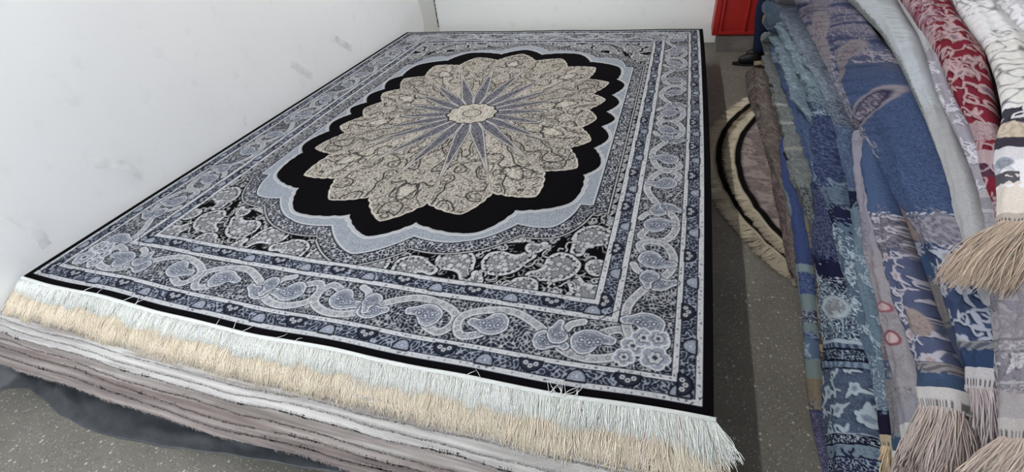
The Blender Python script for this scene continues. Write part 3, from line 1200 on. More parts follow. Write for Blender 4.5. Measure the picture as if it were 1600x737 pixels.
def hc(c, g=None):
    v = lin(c)
    v = v + 0.16 * (v @ np.array((0.3, 0.5, 0.2)) - v)
    return v * (G_HEAP if g is None else g)


def paint(ops, YY, TT, S, W, seed):
    fine = 1.0 if seed in (18, 19) else 1.35 if seed in (10, 16, 17) else 1.65
    bright = seed not in (17, 18, 19)
    col = np.zeros(YY.shape + (3,))
    col[:] = hc((110, 105, 105))
    off = seed * 0.37
    jag = swatch('mottle', W * 1.3 + off, S * 1.3) - 0.5
    jag = jag + 0.8 * (swatch('leaf', W * 1.1 + off, S * 1.1 + off) - 0.3)
    for op in ops:
        y0, y1, kind = op[0], op[1], op[2]
        t0, t1 = 0, 1
        args = op[3:]
        if isinstance(kind, tuple):
            kind, t0, t1 = kind
        if kind == 'flat' and y1 - y0 > 34:
            Yq, Tq = YY + jag * 16, TT + (jag * 0.12 if (t0, t1) != (0, 1) else 0)
        else:
            Yq, Tq = YY + np.sin(TT * math.pi) * -3.0, TT
        m = ((Yq >= y0) & (Yq < y1) & (Tq >= t0) & (Tq <= t1)).astype(float)
        if kind == 'flat':
            a = m
        elif kind in SWATCH:
            sc = (args[1] if len(args) > 1 else 1.0) * fine
            op_ = args[2] if len(args) > 2 else 1.0
            a = m * swatch(kind, W * sc + off, S * sc + off * 1.7) * op_
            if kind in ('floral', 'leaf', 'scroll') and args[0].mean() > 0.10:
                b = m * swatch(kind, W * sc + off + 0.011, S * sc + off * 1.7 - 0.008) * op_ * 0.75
                col += b[..., None] * (col * 0.35 - col)  # darkened offset copy imitates shade beside the motif, embossed look
        elif kind == 'rope':
            a = m * (np.sin((S * 1.0 + W * 0.6) * 2 * math.pi / 0.022) > 0.0)
        elif kind == 'chain':
            ph = W / 0.085 * 2 * math.pi
            k = (YY - (y0 + y1) / 2) / ((y1 - y0) / 2)
            a = m * (np.abs(np.abs(np.sin(ph / 2)) * 0.9 - np.abs(k)) < 0.22)
        elif kind == 'teeth':
            a = m * (np.sin(W * 2 * math.pi / 0.03) > 0)
        elif kind == 'oval':        # args: col, yc, tc, ry, rt
            _, yc, tc, ry, rt = args
            a = m * soft((1 - ((YY - yc) / ry) ** 2 - ((TT - tc) / rt) ** 2) * 5, 1)
        elif kind in ('tilt', 'tiltring', 'tiltfill'):      # leaf lying across the fold
            _, yc, tc, ry, rt, sl = args[:6]
            q = np.sqrt(((YY - yc) / ry) ** 2 + ((TT - tc - sl * (YY - yc)) / rt) ** 2 * (1 + 0.35 * np.sin((YY - yc) / ry * 1.5)))
            if kind == 'tilt':
                a = m * soft((1 - q) * 9, 1)
            elif kind == 'tiltring':
                a = m * soft((0.10 - np.abs(q - 1)) * 14, 1)
            else:
                a = m * soft((1 - q) * 9, 1) * swatch(args[6], W * args[7] + off, S * args[7])
        elif kind == 'wave':                                # bands running aslant over the fold
            w_ = (YY + 24 * TT ** 0.8 + 4 * np.sin(TT * 7 + YY * 0.2)) / args[1]
            a = m * soft((np.sin(w_ * 2 * math.pi) + 0.8 * jag) * 3, 1)
        elif kind == 'ring':
            _, yc, tc, ry, rt = args
            q = np.sqrt(((YY - yc) / ry) ** 2 + ((TT - tc) / rt) ** 2)
            a = m * soft((0.13 - np.abs(q - 1)) * 12, 1)
        else:
            raise ValueError(kind)
        c = args[0]
        if (kind in SWATCH and kind != 'mottle' or kind == 'rope') and c.mean() > 0.10:
            c = c * (1.4 if bright else 1.0) * (1.08 if kind in ('leaf', 'floral', 'scroll') and bright else 1.0)
        col += a[..., None] * (c - col)
    return col


HEAP_GROUP = 'folded rugs heaped along the right side'


def folded_rug(label, rows, ops, ext=0.0, end=None, bulge=0.5, lift=0.0, inward=0.6, seed=1, widen=1.015, ncross=None, wrinkle=0.0055,
               name='folded_rug', dy=1.25, gain=1.0):
    rows = np.array(rows, float)
    y0, y1 = rows[0, 0], rows[-1, 0]
    n = int((y1 - y0) / dy) + 2
    yy = np.linspace(y0, y1, n)

    def sm(k):
        # smooth interpolation of the traced outline
        v = np.interp(yy, rows[:, 0], rows[:, k])
        kk = max(3, int(18 / dy) | 1)
        pad = kk // 2
        vp = np.concatenate([2 * v[0] - v[pad:0:-1], v, 2 * v[-1] - v[-2:-pad - 2:-1]])
        return np.convolve(vp, np.ones(kk) / kk, 'valid')
    xl, xr = sm(1), sm(2)
    mid = (xl + xr) / 2
    hw = (xr - xl) / 2 * widen
    Lp = heap_hit(mid - hw, yy)
    Rp = heap_hit(mid + hw, yy)
    # smooth in 3D
    def s3(P, kk=9):
        pad = kk // 2
        Q = np.concatenate([np.repeat(P[:1], pad, 0), P, np.repeat(P[-1:], pad, 0)])
        return np.stack([np.convolve(Q[:, c], np.ones(kk) / kk, 'valid') for c in range(3)], 1)
    Lp, Rp = s3(Lp), s3(Rp)
    C = (Lp + Rp) / 2
    nrm = s3(heap_n(C), 25)
    nrm /= np.linalg.norm(nrm, axis=1, keepdims=True)
    if ext > 0:
        ks = max(2, int(0.12 / 0.01))
        yend = min(C[0, 1] + ext, 4.72)
        ne = max(2, int((yend - C[0, 1]) / 0.04))
        yr = np.linspace(yend, C[0, 1], ne, endpoint=False)
        dyv = yr - C[0, 1]
        off = np.stack([SH * dyv, dyv, np.zeros_like(dyv)], 1)
        hf = np.interp(C[0, 1] + dyv, [0.0, 3.2, 4.0, 4.8, 6.5], [1.0, 1.0, 0.90, 0.62, 0.3]) / np.interp(C[0, 1], [0.0, 3.2, 4.0, 4.8, 6.5], [1.0, 1.0, 0.90, 0.62, 0.3])
        def ex(P):
            Q = P[0] + off
            Q[:, 2] = P[0, 2] * hf
            return Q
        Lp = np.vstack([ex(Lp), Lp])
        Rp = np.vstack([ex(Rp), Rp])
        nrm = np.vstack([np.repeat(nrm[:1], ne, 0), nrm])
        yy = np.concatenate([yy[0] - dyv * 40, yy])
        C = (Lp + Rp) / 2
    n = len(yy)
    H = (Rp - Lp) / 2
    hwid = np.linalg.norm(H, axis=1)
    s = np.concatenate([[0], np.cumsum(np.linalg.norm(np.diff(C, axis=0), axis=1))])
    hb = np.minimum(hwid, 0.11)
    if (rows[:, 2] - rows[:, 1]).max() < 48:
        bulge *= 1.35
    r = np.random.default_rng(seed)
    wob = 1.12 + 0.07 * np.sin(s * 7 + seed) + 0.05 * np.sin(s * 17 + seed * 2) + 0.02 * np.sin(s * 41 + seed)
    nf = ncross or int(np.clip((rows[:, 2] - rows[:, 1]).max() * 1.05, 16, 110))
    nb = 8
    ph = np.concatenate([np.linspace(0, math.pi, nf), np.linspace(math.pi, 2 * math.pi, nb + 2)[1:-1]])
    # t=0 at left
    cosv = -np.cos(ph)
    sinv = np.sin(ph)
    cosf = np.sign(cosv) * np.abs(cosv) ** 0.9
    up = np.where(sinv > 0, np.abs(sinv) ** 0.8, 0)
    dn = np.where(sinv < 0, np.abs(sinv) ** 0.7, 0)
    V = C[:, None, :] + H[:, None, :] * cosf[None, :, None]
    V = V + nrm[:, None, :] * (lift + (hb * bulge * wob)[:, None] * up[None, :] - (hb * inward + 0.01)[:, None] * dn[None, :])[..., None]
    # small folds
    tt = (cosf + 1) / 2
    wrinkle = wrinkle * np.clip(hwid / 0.08, 0.35, 1.0)[:, None]
    fold = wrinkle * (np.sin(s[:, None] * 31 + tt[None, :] * 7 + seed) * np.sin(s[:, None] * 13 + seed * 3) + 0.6 * np.sin(tt[None, :] * 15 + s[:, None] * 5 + seed) + 0.35 * np.sin(s[:, None] * 95 + tt[None, :] * 9 + 2 * np.sin(s[:, None] * 17)))
    V = V + nrm[:, None, :] * (fold * up[None, :])[..., None]
    V[..., 2] = np.maximum(V[..., 2], 0.004)
    # close ends
    def taper(V, i0, sgn):
        pass
    arcw = tt[None, :] * (2 * hwid[:, None]) * 1.15
    YY = np.repeat(yy[:, None], len(ph), 1)
    TT = np.repeat(tt[None, :], n, 0)
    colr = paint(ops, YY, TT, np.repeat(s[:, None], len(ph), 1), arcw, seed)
    colr = np.clip(colr * gain, 0, 0.85)
    nph = len(ph)
    # caps: shrink rings at both ends
    def cap(Vr, direction):
        c = Vr.mean(0)
        rings = []
        for sc, dd in ((0.86, 0.35), (0.55, 0.75), (0.0, 1.0)):
            rings.append(c + (Vr - c) * sc + direction * dd * 0.03)
        return rings
    T0 = C[0] - C[min(3, n - 1)]
    T0 /= np.linalg.norm(T0)
    T1 = C[-1] - C[-4]
    T1 /= np.linalg.norm(T1)
    topc = cap(V[0], T0)
    botc = cap(V[-1], T1 if end is None else T1 * 0.2)
    allV = np.concatenate([np.stack(topc[::-1]), V, np.stack(botc)], 0)
    allC = np.concatenate([np.repeat(colr[:1], 3, 0), colr, np.repeat(colr[-1:], 3, 0)], 0)
    faces = grid_faces(nph, len(allV), True)
    if end is None:
        o = mesh_np(name, allV.reshape(-1, 3), faces, M_FOLD, None, allC.reshape(-1, 3))
        tag(o, label, 'rug', HEAP_GROUP)
        return o
    base = C[-1].copy()
    root = empty(name, tuple(C[n // 2]), label, 'rug', HEAP_GROUP)
    mesh_np('rug_body', allV.reshape(-1, 3), faces, M_FOLD, root, allC.reshape(-1, 3))
    # binding: a soft collar past the last row, then threads
    bl, bcol, fcol, fl_, nstr = end['bind'], np.clip(end['bcol'] * 1.5, 0, 0.85), np.clip(end['fcol'] * np.array((2.0, 1.88, 1.78)), 0, 0.8), end['len'], end['n']
    grav = end.get('grav', 1.2)
    K = 9
    rings = []
    cols = []
    ringV = V[-1]
    c = ringV.mean(0)
    Tdir = T1 + np.array([0, 0, -0.25])
    Tdir /= np.linalg.norm(Tdir)
    for k in range(K):
        t = k / (K - 1)
        sc = 1.035 + 0.03 * math.exp(-((t - 0.06) / 0.07) ** 2) - 0.10 * t ** 2
        rings.append(c + (ringV - c) * sc + Tdir * (bl * t - 0.004))
        cc = np.tile(bcol, (nph, 1))
        if 0.62 < t < 0.9:
            cc = cc * np.where(np.sin(arcw[-1] * 2 * math.pi / 0.009) > 0.2, 0.25, 1.0)[:, None]
        cols.append(cc)
    for ring in cap(rings[-1], Tdir * 0.15):
        rings.append(ring)
        cols.append(np.tile(bcol * 0.7, (nph, 1)))
    BV = np.stack(rings)
    mesh_np('fringe_binding', BV.reshape(-1, 3), grid_faces(nph, len(BV), True), M_FOLD, root, np.clip(np.stack(cols).reshape(-1, 3), 0, 1))
    last = rings[K - 2]
    fi = r.uniform(0.02, 0.98, nstr) * (nf - 1)
    fi = np.sort(fi)
    i0 = np.clip(fi.astype(int), 0, nf - 2)
    a = (fi - i0)[:, None]
    roots = last[i0] * (1 - a) + last[i0 + 1] * a
    cen = last.mean(0)
    depth = r.uniform(0.55, 1.0, nstr)[:, None]
    roots = cen + (roots - cen) * depth
    dirs = np.repeat(Tdir[None], nstr, 0) + 0.35 * end.get('spread', 1.0) * (roots - cen) / (hwid[-1] + 1e-6)
    cl = clumped(nstr, 14, r)
    Hn = H[-1] / np.linalg.norm(H[-1])
    dirs = dirs + Hn[None, :] * (cl * 0.16)[:, None] + np.asarray(end.get('dir', (0, 0, 0)))[None, :]
    ln = fl_ * (1 + 0.12 * clumped(nstr, 20, r) + r.uniform(-0.1, 0.1, nstr))
    Vv, ff, cc = strands(roots, dirs, ln, r.uniform(0.0011, 0.0020, nstr), lambda p: np.full(len(p), 0.004), seg=8, curl=0.35, col=fcol, colvar=0.2,
                         seed=seed + 50, grav=grav)
    mesh_np('fringe', Vv, ff, M_THREAD, root, cc)
    return root


def build_heap():
    A = hc
    MAUVE = A((112, 100, 100))
    # --- two brown folds lying by the round rugs
    folded_rug('mauve brown rug fold closest to the dark walkway, beside the round rugs', [
        (120, 1164, 1190), (150, 1167, 1194), (200, 1180, 1210), (260, 1196, 1224), (300, 1212, 1238), (360, 1228, 1246), (432, 1242, 1258)],
        [(0, 999, 'flat', A((104, 90, 90))), (0, 999, 'worm_wide', A((76, 66, 68)), 1.0, 0.8), (0, 999, 'leaf', A((128, 114, 110)), 1.2, 0.6),
         (188, 194, 'flat', A((140, 130, 125))), (194, 235, 'flat', A((84, 76, 80))), (200, 240, 'worm', A((170, 160, 155)), 0.8, 0.6)],
        seed=2, bulge=0.75, lift=0.012)
    folded_rug('beige brown rug fold with a cream rolled far end, second from the dark walkway', [
        (112, 1186, 1208), (150, 1194, 1218), (200, 1206, 1231), (260, 1220, 1240), (300, 1232, 1248), (340, 1240, 1252), (405, 1246, 1262), (450, 1254, 1266)],
        [(0, 999, 'flat', A((116, 104, 98))), (0, 999, 'worm_wide', A((80, 72, 70)), 1.0, 0.8), (0, 999, 'leaf', A((138, 126, 118)), 1.3, 0.5),
         (100, 117, 'flat', A((150, 136, 112))), (117, 121, 'flat', A((40, 34, 34)))], seed=3, bulge=0.75, lift=0.015)
    folded_rug('grey green rug fold with pale cross bands, third from the dark walkway', [
        (58, 1188, 1208), (80, 1193, 1214), (100, 1202, 1218), (120, 1211, 1231), (140, 1217, 1238), (165, 1226, 1250), (200, 1236, 1266), (240, 1246, 1278),
        (270, 1255, 1287), (300, 1265, 1291), (340, 1271, 1292), (400, 1278, 1294), (460, 1282, 1297), (520, 1284, 1299), (580, 1288, 1304)],
        [(0, 999, 'flat', A((118, 122, 122))), (0, 300, 'worm_wide', A((92, 98, 102)), 1.1, 0.7), (0, 300, 'scroll', A((140, 144, 142)), 1.4, 0.5),
         (136, 142, ('flat', 0.0, 0.6), A((60, 62, 66))), (168, 172, 'flat', A((160, 164, 160))), (196, 200, 'flat', A((160, 164, 158))),
         (236, 242, 'flat', A((150, 152, 144))), (244, 258, ('flat', 0.0, 0.45), A((38, 40, 44))),
         (300, 340, 'patch', A((40, 42, 50)), 1.5, 0.9), (345, 420, ('flat', 0.0, 0.55), A((148, 132, 98))),
         (345, 470, ('flat', 0.5, 1.0), A((80, 84, 92))), (405, 580, 'flat', A((66, 56, 52))), (405, 580, 'scroll', A((150, 134, 100)), 2.2, 1.0),
         (470, 500, 'flat', A((158, 142, 112))), (540, 550, 'flat', A((158, 142, 112))), (555, 585, 'scroll', A((36, 30, 28)), 3, 1.0)],
        ext=0.1, seed=4, bulge=0.7)
    # --- narrow royal blue one at the foot
    folded_rug('narrow royal blue and teal rug fold at the foot of the heap', [
        (214, 1232, 1239), (230, 1233, 1247), (250, 1237, 1253), (300, 1243, 1266), (350, 1252, 1274), (400, 1257, 1278), (450, 1261, 1281), (500, 1265, 1285),
        (550, 1268, 1289), (600, 1271, 1294), (640, 1276, 1300), (680, 1283, 1306), (737, 1296, 1316), (790, 1310, 1326)],
        [(0, 999, 'flat', A((58, 74, 126))), (0, 999, 'mottle', A((76, 92, 142)), 1.0, 0.6), (285, 345, ('oval', 0, 1), A((124, 146, 152)), 320, 0.18, 36, 0.28),
         (420, 433, 'flat', A((130, 150, 156))), (433, 466, ('oval', 0, 1), A((128, 148, 160)), 455, 0.1, 26, 0.35), (433, 466, 'scroll', A((120, 140, 160)), 2.5, 0.5),
         (466, 490, 'flat', A((124, 142, 146))), (490, 512, 'flat', A((62, 68, 96))), (490, 512, 'worm_wide', A((170, 178, 190)), 1.6, 0.9),
         (512, 528, 'flat', A((126, 146, 150))), (528, 568, 'flat', A((92, 112, 142))), (528, 568, 'leaf', A((140, 158, 172)), 2.0, 0.9),
         (568, 598, 'flat', A((124, 140, 138))), (598, 630, 'flat', A((138, 124, 104))), (598, 630, 'worm_wide', A((118, 106, 92)), 1.5, 0.5),
         (630, 650, 'flat', A((142, 134, 118))), (630, 650, 'scroll', A((80, 74, 84)), 3, 0.9), (649, 652, 'flat', A((60, 56, 72))),
         (652, 999, 'flat', A((76, 74, 104))), (652, 999, 'scroll', A((112, 112, 140)), 2.0, 0.8)], seed=5, bulge=0.8, lift=0.01)
    # --- the tall dark-blue column
    folded_rug('broad navy and slate blue rug fold with light bands near its lower end', [
        (46, 1200, 1216), (60, 1204, 1224), (100, 1214, 1236), (130, 1226, 1252), (170, 1240, 1268), (200, 1256, 1282), (240, 1270, 1300), (290, 1282, 1314),
        (330, 1286, 1319), (380, 1286, 1326), (420, 1287, 1338), (450, 1290, 1347), (500, 1296, 1362), (550, 1301, 1373), (600, 1304, 1379), (650, 1306, 1386),
        (700, 1309, 1391), (740, 1310, 1394), (800, 1310, 1396)],
        [(0, 999, 'flat', A((62, 80, 118))), (0, 130, 'flat', A((78, 92, 114))), (85, 100, 'patch', A((140, 158, 168)), 2, 1.0), (100, 112, 'flat', A((54, 62, 92))),
         (0, 330, 'mottle', A((84, 104, 142)), 1.2, 0.6), (130, 300, 'worm', A((70, 90, 132)), 1.0, 0.5), (180, 330, 'worm', A((104, 124, 156)), 1.0, 0.5),
         (255, 300, ('scroll', 0.5, 1.0), A((160, 172, 186)), 2.0, 0.8),
         (300, 420, 'flat', A((44, 50, 86))), (300, 420, 'worm', A((104, 112, 140)), 1.1, 0.8), (300, 420, ('flat', 0.0, 0.18), A((86, 96, 112))),
         (410, 462, 'flat', A((32, 32, 62))), (418, 462, ('leaf', 0.0, 0.6), A((150, 160, 176)), 1.3, 0.9),
         (440, 548, ('flat', 0.0, 0.35), A((98, 120, 138))), (462, 548, 'flat', A((84, 106, 126))), (462, 548, 'patch', A((36, 40, 70)), 1.0, 0.9),
         (440, 548, 'scroll', A((168, 182, 190)), 1.4, 0.95), (462, 520, ('oval', 0, 1), A((132, 134, 140)), 490, 0.62, 15, 0.22),
         (462, 520, ('ring', 0, 1), A((168, 182, 190)), 490, 0.62, 17, 0.25), (470, 510, ('floral', 0.45, 0.8), A((150, 156, 164)), 2.0, 0.8),
         (540, 546, 'flat', A((160, 174, 184))), (546, 553, 'flat', A((108, 126, 146))), (546, 553, 'teeth', A((60, 70, 100))), (553, 556, 'flat', A((24, 24, 46))),
         (556, 572, 'flat', A((34, 36, 62))), (556, 572, 'scroll', A((140, 156, 172)), 2.2, 1.0), (571, 574, 'flat', A((24, 24, 46))), (574, 584, 'flat', A((128, 146, 162))),
         (574, 584, 'teeth', A((90, 108, 134))), (584, 587, 'flat', A((30, 32, 56))),
         (587, 692, 'flat', A((74, 88, 112))), (587, 692, 'patch', A((66, 74, 100)), 1.0, 0.7), (587, 692, 'worm', A((96, 112, 134)), 1.0, 0.5), (587, 692, 'floral', A((150, 162, 170)), 1.0, 0.85), (587, 692, 'core', A((100, 114, 134)), 1.0, 0.8),
         (690, 692, 'flat', A((150, 162, 174))), (692, 706, 'flat', A((30, 32, 54))), (693, 705, 'scroll', A((160, 172, 184)), 2.6, 1.0), (706, 708, 'flat', A((30, 32, 54))),
         (708, 727, 'flat', A((118, 136, 152))), (709, 725, 'scroll', A((66, 78, 100)), 2.0, 0.6), (727, 729, 'flat', A((26, 28, 50))), (729, 999, 'flat', A((40, 44, 72))),
         (729, 999, 'scroll', A((150, 162, 176)), 2, 1.0)], ext=0.15, seed=6, bulge=0.62, lift=0.0)
    # --- pale teal rolls
    folded_rug('pale teal rug fold, lower of two with curled cream-edged far ends', [
        (32, 1190, 1208), (45, 1197, 1219), (60, 1212, 1232), (80, 1226, 1248), (100, 1238, 1260), (130, 1249, 1272), (160, 1264, 1284), (180, 1276, 1292), (200, 1286, 1300),
        (230, 1292, 1306), (270, 1302, 1312)],
        [(0, 999, 'flat', A((118, 138, 152))), (0, 62, 'flat', A((84, 96, 112))), (30, 50, ('flat', 0.0, 0.22), A((150, 138, 112))), (0, 999, 'worm_wide', A((98, 120, 138)), 1.2, 0.7), (60, 999, 'scroll', A((146, 164, 174)), 1.5, 0.6),
         (190, 999, 'flat', A((84, 100, 128)))], seed=7, bulge=0.75, lift=0.006)
    folded_rug('pale blue rug fold, upper of two with curled cream-edged far ends', [
        (12, 1189, 1208), (20, 1194, 1220), (30, 1208, 1234), (45, 1220, 1244), (60, 1232, 1258), (80, 1245, 1272), (100, 1257, 1284), (120, 1268, 1297), (140, 1280, 1307), (170, 1288, 1318), (200, 1293, 1328),
        (250, 1299, 1334), (300, 1309, 1338), (340, 1317, 1348), (380, 1325, 1352), (420, 1331, 1358), (460, 1339, 1362), (500, 1348, 1369), (540, 1358, 1380), (600, 1374, 1391),
        (650, 1381, 1399), (688, 1386, 1405)],
        [(0, 999, 'flat', A((122, 142, 156))), (0, 35, 'flat', A((96, 112, 132))), (12, 24, ('flat', 0.0, 0.2), A((150, 140, 118))), (0, 180, 'worm_wide', A((100, 120, 138)), 1.3, 0.7), (30, 180, 'scroll', A((152, 170, 180)), 1.6, 0.7),
         (120, 129, ('flat', 0, 0.55), A((70, 84, 96))), (129, 180, 'flat', A((122, 144, 156))), (140, 178, 'patch', A((62, 76, 98)), 2.2, 0.8), (178, 300, 'flat', A((48, 58, 94))), (178, 300, 'worm', A((98, 112, 146)), 1.0, 0.7),
         (178, 186, 'worm_wide', A((160, 176, 186)), 1.2, 0.9),
         (300, 330, 'flat', A((100, 120, 140))), (300, 330, 'scroll', A((58, 66, 96)), 2, 0.9), (330, 368, 'flat', A((34, 36, 68))), (360, 560, 'flat', A((92, 112, 132))), (355, 560, 'leaf', A((156, 172, 182)), 1.6, 0.95),
         (366, 560, 'scroll', A((44, 50, 80)), 1.8, 0.7), (560, 648, 'flat', A((104, 124, 144))), (560, 648, 'scroll', A((160, 172, 184)), 2.0, 0.9), (560, 648, 'worm_wide', A((44, 48, 76)), 1.2, 0.6),
         (645, 999, 'flat', A((34, 30, 52)))],
        seed=8, bulge=0.7, lift=0.004, end=dict(bind=0.035, bcol=A((150, 136, 112)), fcol=A((164, 148, 120)), len=0.15, n=260, grav=1.0, spread=0.7))
    folded_rug('teal and white leafy rug fold between pale blue fold and lavender strip', [
        (0, 1206, 1244), (30, 1228, 1256), (60, 1250, 1274), (90, 1270, 1292), (120, 1290, 1306), (160, 1306, 1324), (200, 1322, 1340), (240, 1328, 1346), (280, 1334, 1350), (310, 1339, 1356), (350, 1345, 1363),
        (400, 1350, 1374), (450, 1356, 1380), (500, 1363, 1384), (550, 1372, 1390), (600, 1379, 1396), (640, 1384, 1400)],
        [(0, 999, 'flat', A((106, 118, 136))), (0, 240, 'worm_wide', A((126, 138, 154)), 1.1, 0.7), (60, 240, 'scroll', A((140, 154, 166)), 1.4, 0.7), (160, 200, 'patch', A((54, 60, 86)), 2.0, 0.8), (200, 300, 'flat', A((70, 88, 120))), (200, 300, 'worm', A((110, 130, 156)), 1, 0.7),
         (300, 330, 'flat', A((34, 36, 66))), (330, 640, 'flat', A((108, 130, 146))), (330, 640, 'leaf', A((146, 164, 174)), 1.5, 0.8), (330, 640, 'scroll', A((76, 92, 116)), 1.7, 0.7)],
        ext=0.7, seed=9, bulge=0.7)
    # --- the great blue rug over the top
    BLUE = A((62, 82, 122))
    LILAC = A((140, 132, 144))
    folded_rug('widest mid blue rug with mauve leaf medallions, draped over the heap', [
        (0, 1243, 1326), (30, 1255, 1352), (60, 1270, 1374), (90, 1286, 1400), (130, 1306, 1424), (170, 1326, 1442), (200, 1340, 1458), (230, 1360, 1472), (250, 1374, 1482), (280, 1390, 1494), (310, 1408, 1503),
        (350, 1436, 1521), (400, 1460, 1540), (450, 1477, 1549), (500, 1491, 1558), (550, 1505, 1566), (582, 1513, 1562)],
        [(-999, 999, 'flat', BLUE), (-999, 395, 'mottle', A((84, 106, 146)), 0.9, 0.75), (110, 395, 'worm', A((40, 52, 88)), 0.8, 0.62), (110, 395, 'worm_wide', A((86, 104, 142)), 0.9, 0.4), (-999, 110, 'flat', A((88, 96, 124))), (-999, 130, 'mottle', A((76, 84, 114)), 1.0, 0.7), (-999, 90, 'patch', A((142, 134, 148)), 0.8, 0.95), (-999, 100, 'leaf', A((150, 142, 152)), 0.7, 0.9), (-999, 82, ('wave', 0.0, 1.0), A((66, 74, 110)), 15.0), (-999, 60, ('wave', 0.0, 1.0), A((150, 142, 154)), 9.5), (-999, 82, ('patch', 0.45, 1.0), A((66, 76, 114)), 0.8, 0.7),
         (60, 220, ('flat', 0.0, 0.16), A((122, 122, 140))), (60, 235, ('floral', 0.0, 0.26), A((152, 146, 156)), 1.3, 0.9), (-20, 140, 'tilt', LILAC, 20, 0.45, 16, 0.20, -0.012), (-20, 140, 'tiltfill', A((84, 88, 116)), 20, 0.45, 16, 0.20, -0.012, 'worm_wide', 0.9),
         (0, 140, 'tilt', A((150, 140, 146)), 50, 0.36, 28, 0.15, -0.007), (0, 140, 'tiltfill', A((88, 82, 100)), 50, 0.36, 22, 0.11, -0.007, 'worm_wide', 1.3),
         (40, 140, 'tilt', A((142, 134, 142)), 84, 0.24, 20, 0.09, -0.006), (40, 140, 'tilt', A((150, 140, 146)), 86, 0.60, 20, 0.13, -0.013), (40, 140, 'tiltfill', A((84, 80, 100)), 86, 0.60, 16, 0.09, -0.013, 'worm', 1.3),
         (90, 170, 'tilt', A((136, 128, 136)), 116, 0.35, 20, 0.06, -0.008), (95, 240, ('leaf', 0.0, 0.30), A((140, 136, 148)), 1.2, 0.7),
         (120, 230, 'tilt', A((96, 92, 114)), 178, 0.42, 38, 0.17, -0.0125), (120, 230, 'tiltfill', A((156, 148, 156)), 178, 0.42, 34, 0.15, -0.0125, 'floral', 2.2), (120, 230, 'tiltring', A((152, 142, 152)), 178, 0.42, 38, 0.17, -0.0125),
         (120, 230, 'tiltring', A((60, 56, 88)), 178, 0.42, 30, 0.125, -0.0125), (190, 250, ('floral', 0.0, 0.22), A((146, 136, 140)), 1.8, 0.9), (215, 300, 'tilt', A((132, 126, 130)), 250, 0.06, 34, 0.05, 0.0005),
         (337, 342, 'rope', A((170, 170, 180))), (342, 392, 'flat', A((134, 130, 144))), (345, 390, 'scroll', A((84, 80, 104)), 1.3, 0.95), (345, 390, 'patch', A((156, 152, 162)), 1.0, 0.5), (388, 394, 'rope', A((172, 172, 182))),
         (394, 999, 'flat', A((62, 78, 116))), (394, 535, 'mottle', A((76, 88, 122)), 1.0, 0.5), (394, 538, 'floral', A((152, 156, 168)), 1.25, 0.95), (394, 538, 'core', A((128, 118, 124)), 1.25, 0.7), (536, 550, 'flat', A((140, 140, 146))), (538, 549, 'rope', A((92, 94, 108))),
         (550, 999, 'flat', A((52, 72, 108)))],
        ext=1.5, seed=10, bulge=0.45, inward=0.35, wrinkle=0.006,
        end=dict(bind=0.05, bcol=A((170, 164, 166)), fcol=A((150, 142, 146)), len=0.16, n=420, grav=0.9, spread=0.9, dir=(0.35, 0, 0)))
    folded_rug('tan and grey floral rug edge wedged beside the widest blue rug', [
        (216, 1377, 1388), (240, 1379, 1394), (270, 1388, 1408), (300, 1402, 1428), (330, 1416, 1444), (370, 1430, 1457), (420, 1446, 1470), (470, 1462, 1484), (520, 1476, 1496), (570, 1490, 1508)],
        [(0, 999, 'flat', A((132, 124, 122))), (0, 300, 'worm_wide', A((86, 84, 98)), 1.4, 0.7), (281, 297, 'flat', A((160, 154, 150))), (283, 296, ('oval', 0, 1), A((88, 104, 126)), 289, 0.5, 7, 0.4), (297, 316, 'floral', A((70, 88, 120)), 1.5, 1.0),
         (318, 376, 'flat', A((134, 118, 112))), (318, 376, 'scroll', A((104, 90, 90)), 1.6, 0.6), (376, 436, 'flat', A((52, 76, 108))), (380, 400, 'leaf', A((140, 140, 146)), 1.5, 0.8), (436, 508, 'flat', A((106, 102, 104))), (436, 508, 'mottle', A((122, 116, 112)), 1.2, 0.7), (508, 999, 'flat', A((66, 74, 98)))],
        seed=11, bulge=0.6, lift=-0.01)
    folded_rug('blue flowered rug fold with solid blue end above the longest grey tassels', [
        (214, 1361, 1370), (240, 1365, 1384), (280, 1369, 1400), (310, 1376, 1410), (340, 1383, 1419), (380, 1391, 1432), (420, 1403, 1446), (460, 1417, 1462), (500, 1430, 1478), (540, 1445, 1494), (580, 1459, 1510), (622, 1468, 1526)],
        [(0, 999, 'flat', A((66, 86, 124))), (0, 338, 'mottle', A((82, 106, 144)), 1, 0.7), (338, 345, 'rope', A((176, 176, 184))), (345, 400, 'flat', A((128, 122, 134))), (345, 400, 'floral', A((162, 156, 164)), 1.3, 0.9), (350, 400, 'patch', A((78, 72, 92)), 1.6, 0.6), (345, 430, ('flat', 0, 0.15), A((128, 122, 134))),
         (400, 572, 'flat', A((84, 92, 124))), (400, 575, 'floral', A((154, 150, 160)), 1.15, 0.95), (400, 575, 'core', A((150, 126, 128)), 1.15, 0.9), (480, 535, ('oval', 0, 1), A((156, 140, 136)), 515, 0.72, 22, 0.26), (500, 530, ('worm_wide', 0.5, 0.9), A((110, 84, 86)), 1.4, 0.7),
         (576, 593, 'flat', A((146, 140, 140))), (579, 591, 'rope', A((100, 96, 104))), (593, 999, 'flat', A((62, 82, 112)))],
        seed=12, gain=1.10, bulge=0.65, lift=0.022,
        end=dict(bind=0.055, bcol=A((176, 170, 168)), fcol=A((158, 148, 144)), len=0.20, n=620, grav=1.4, spread=0.55))
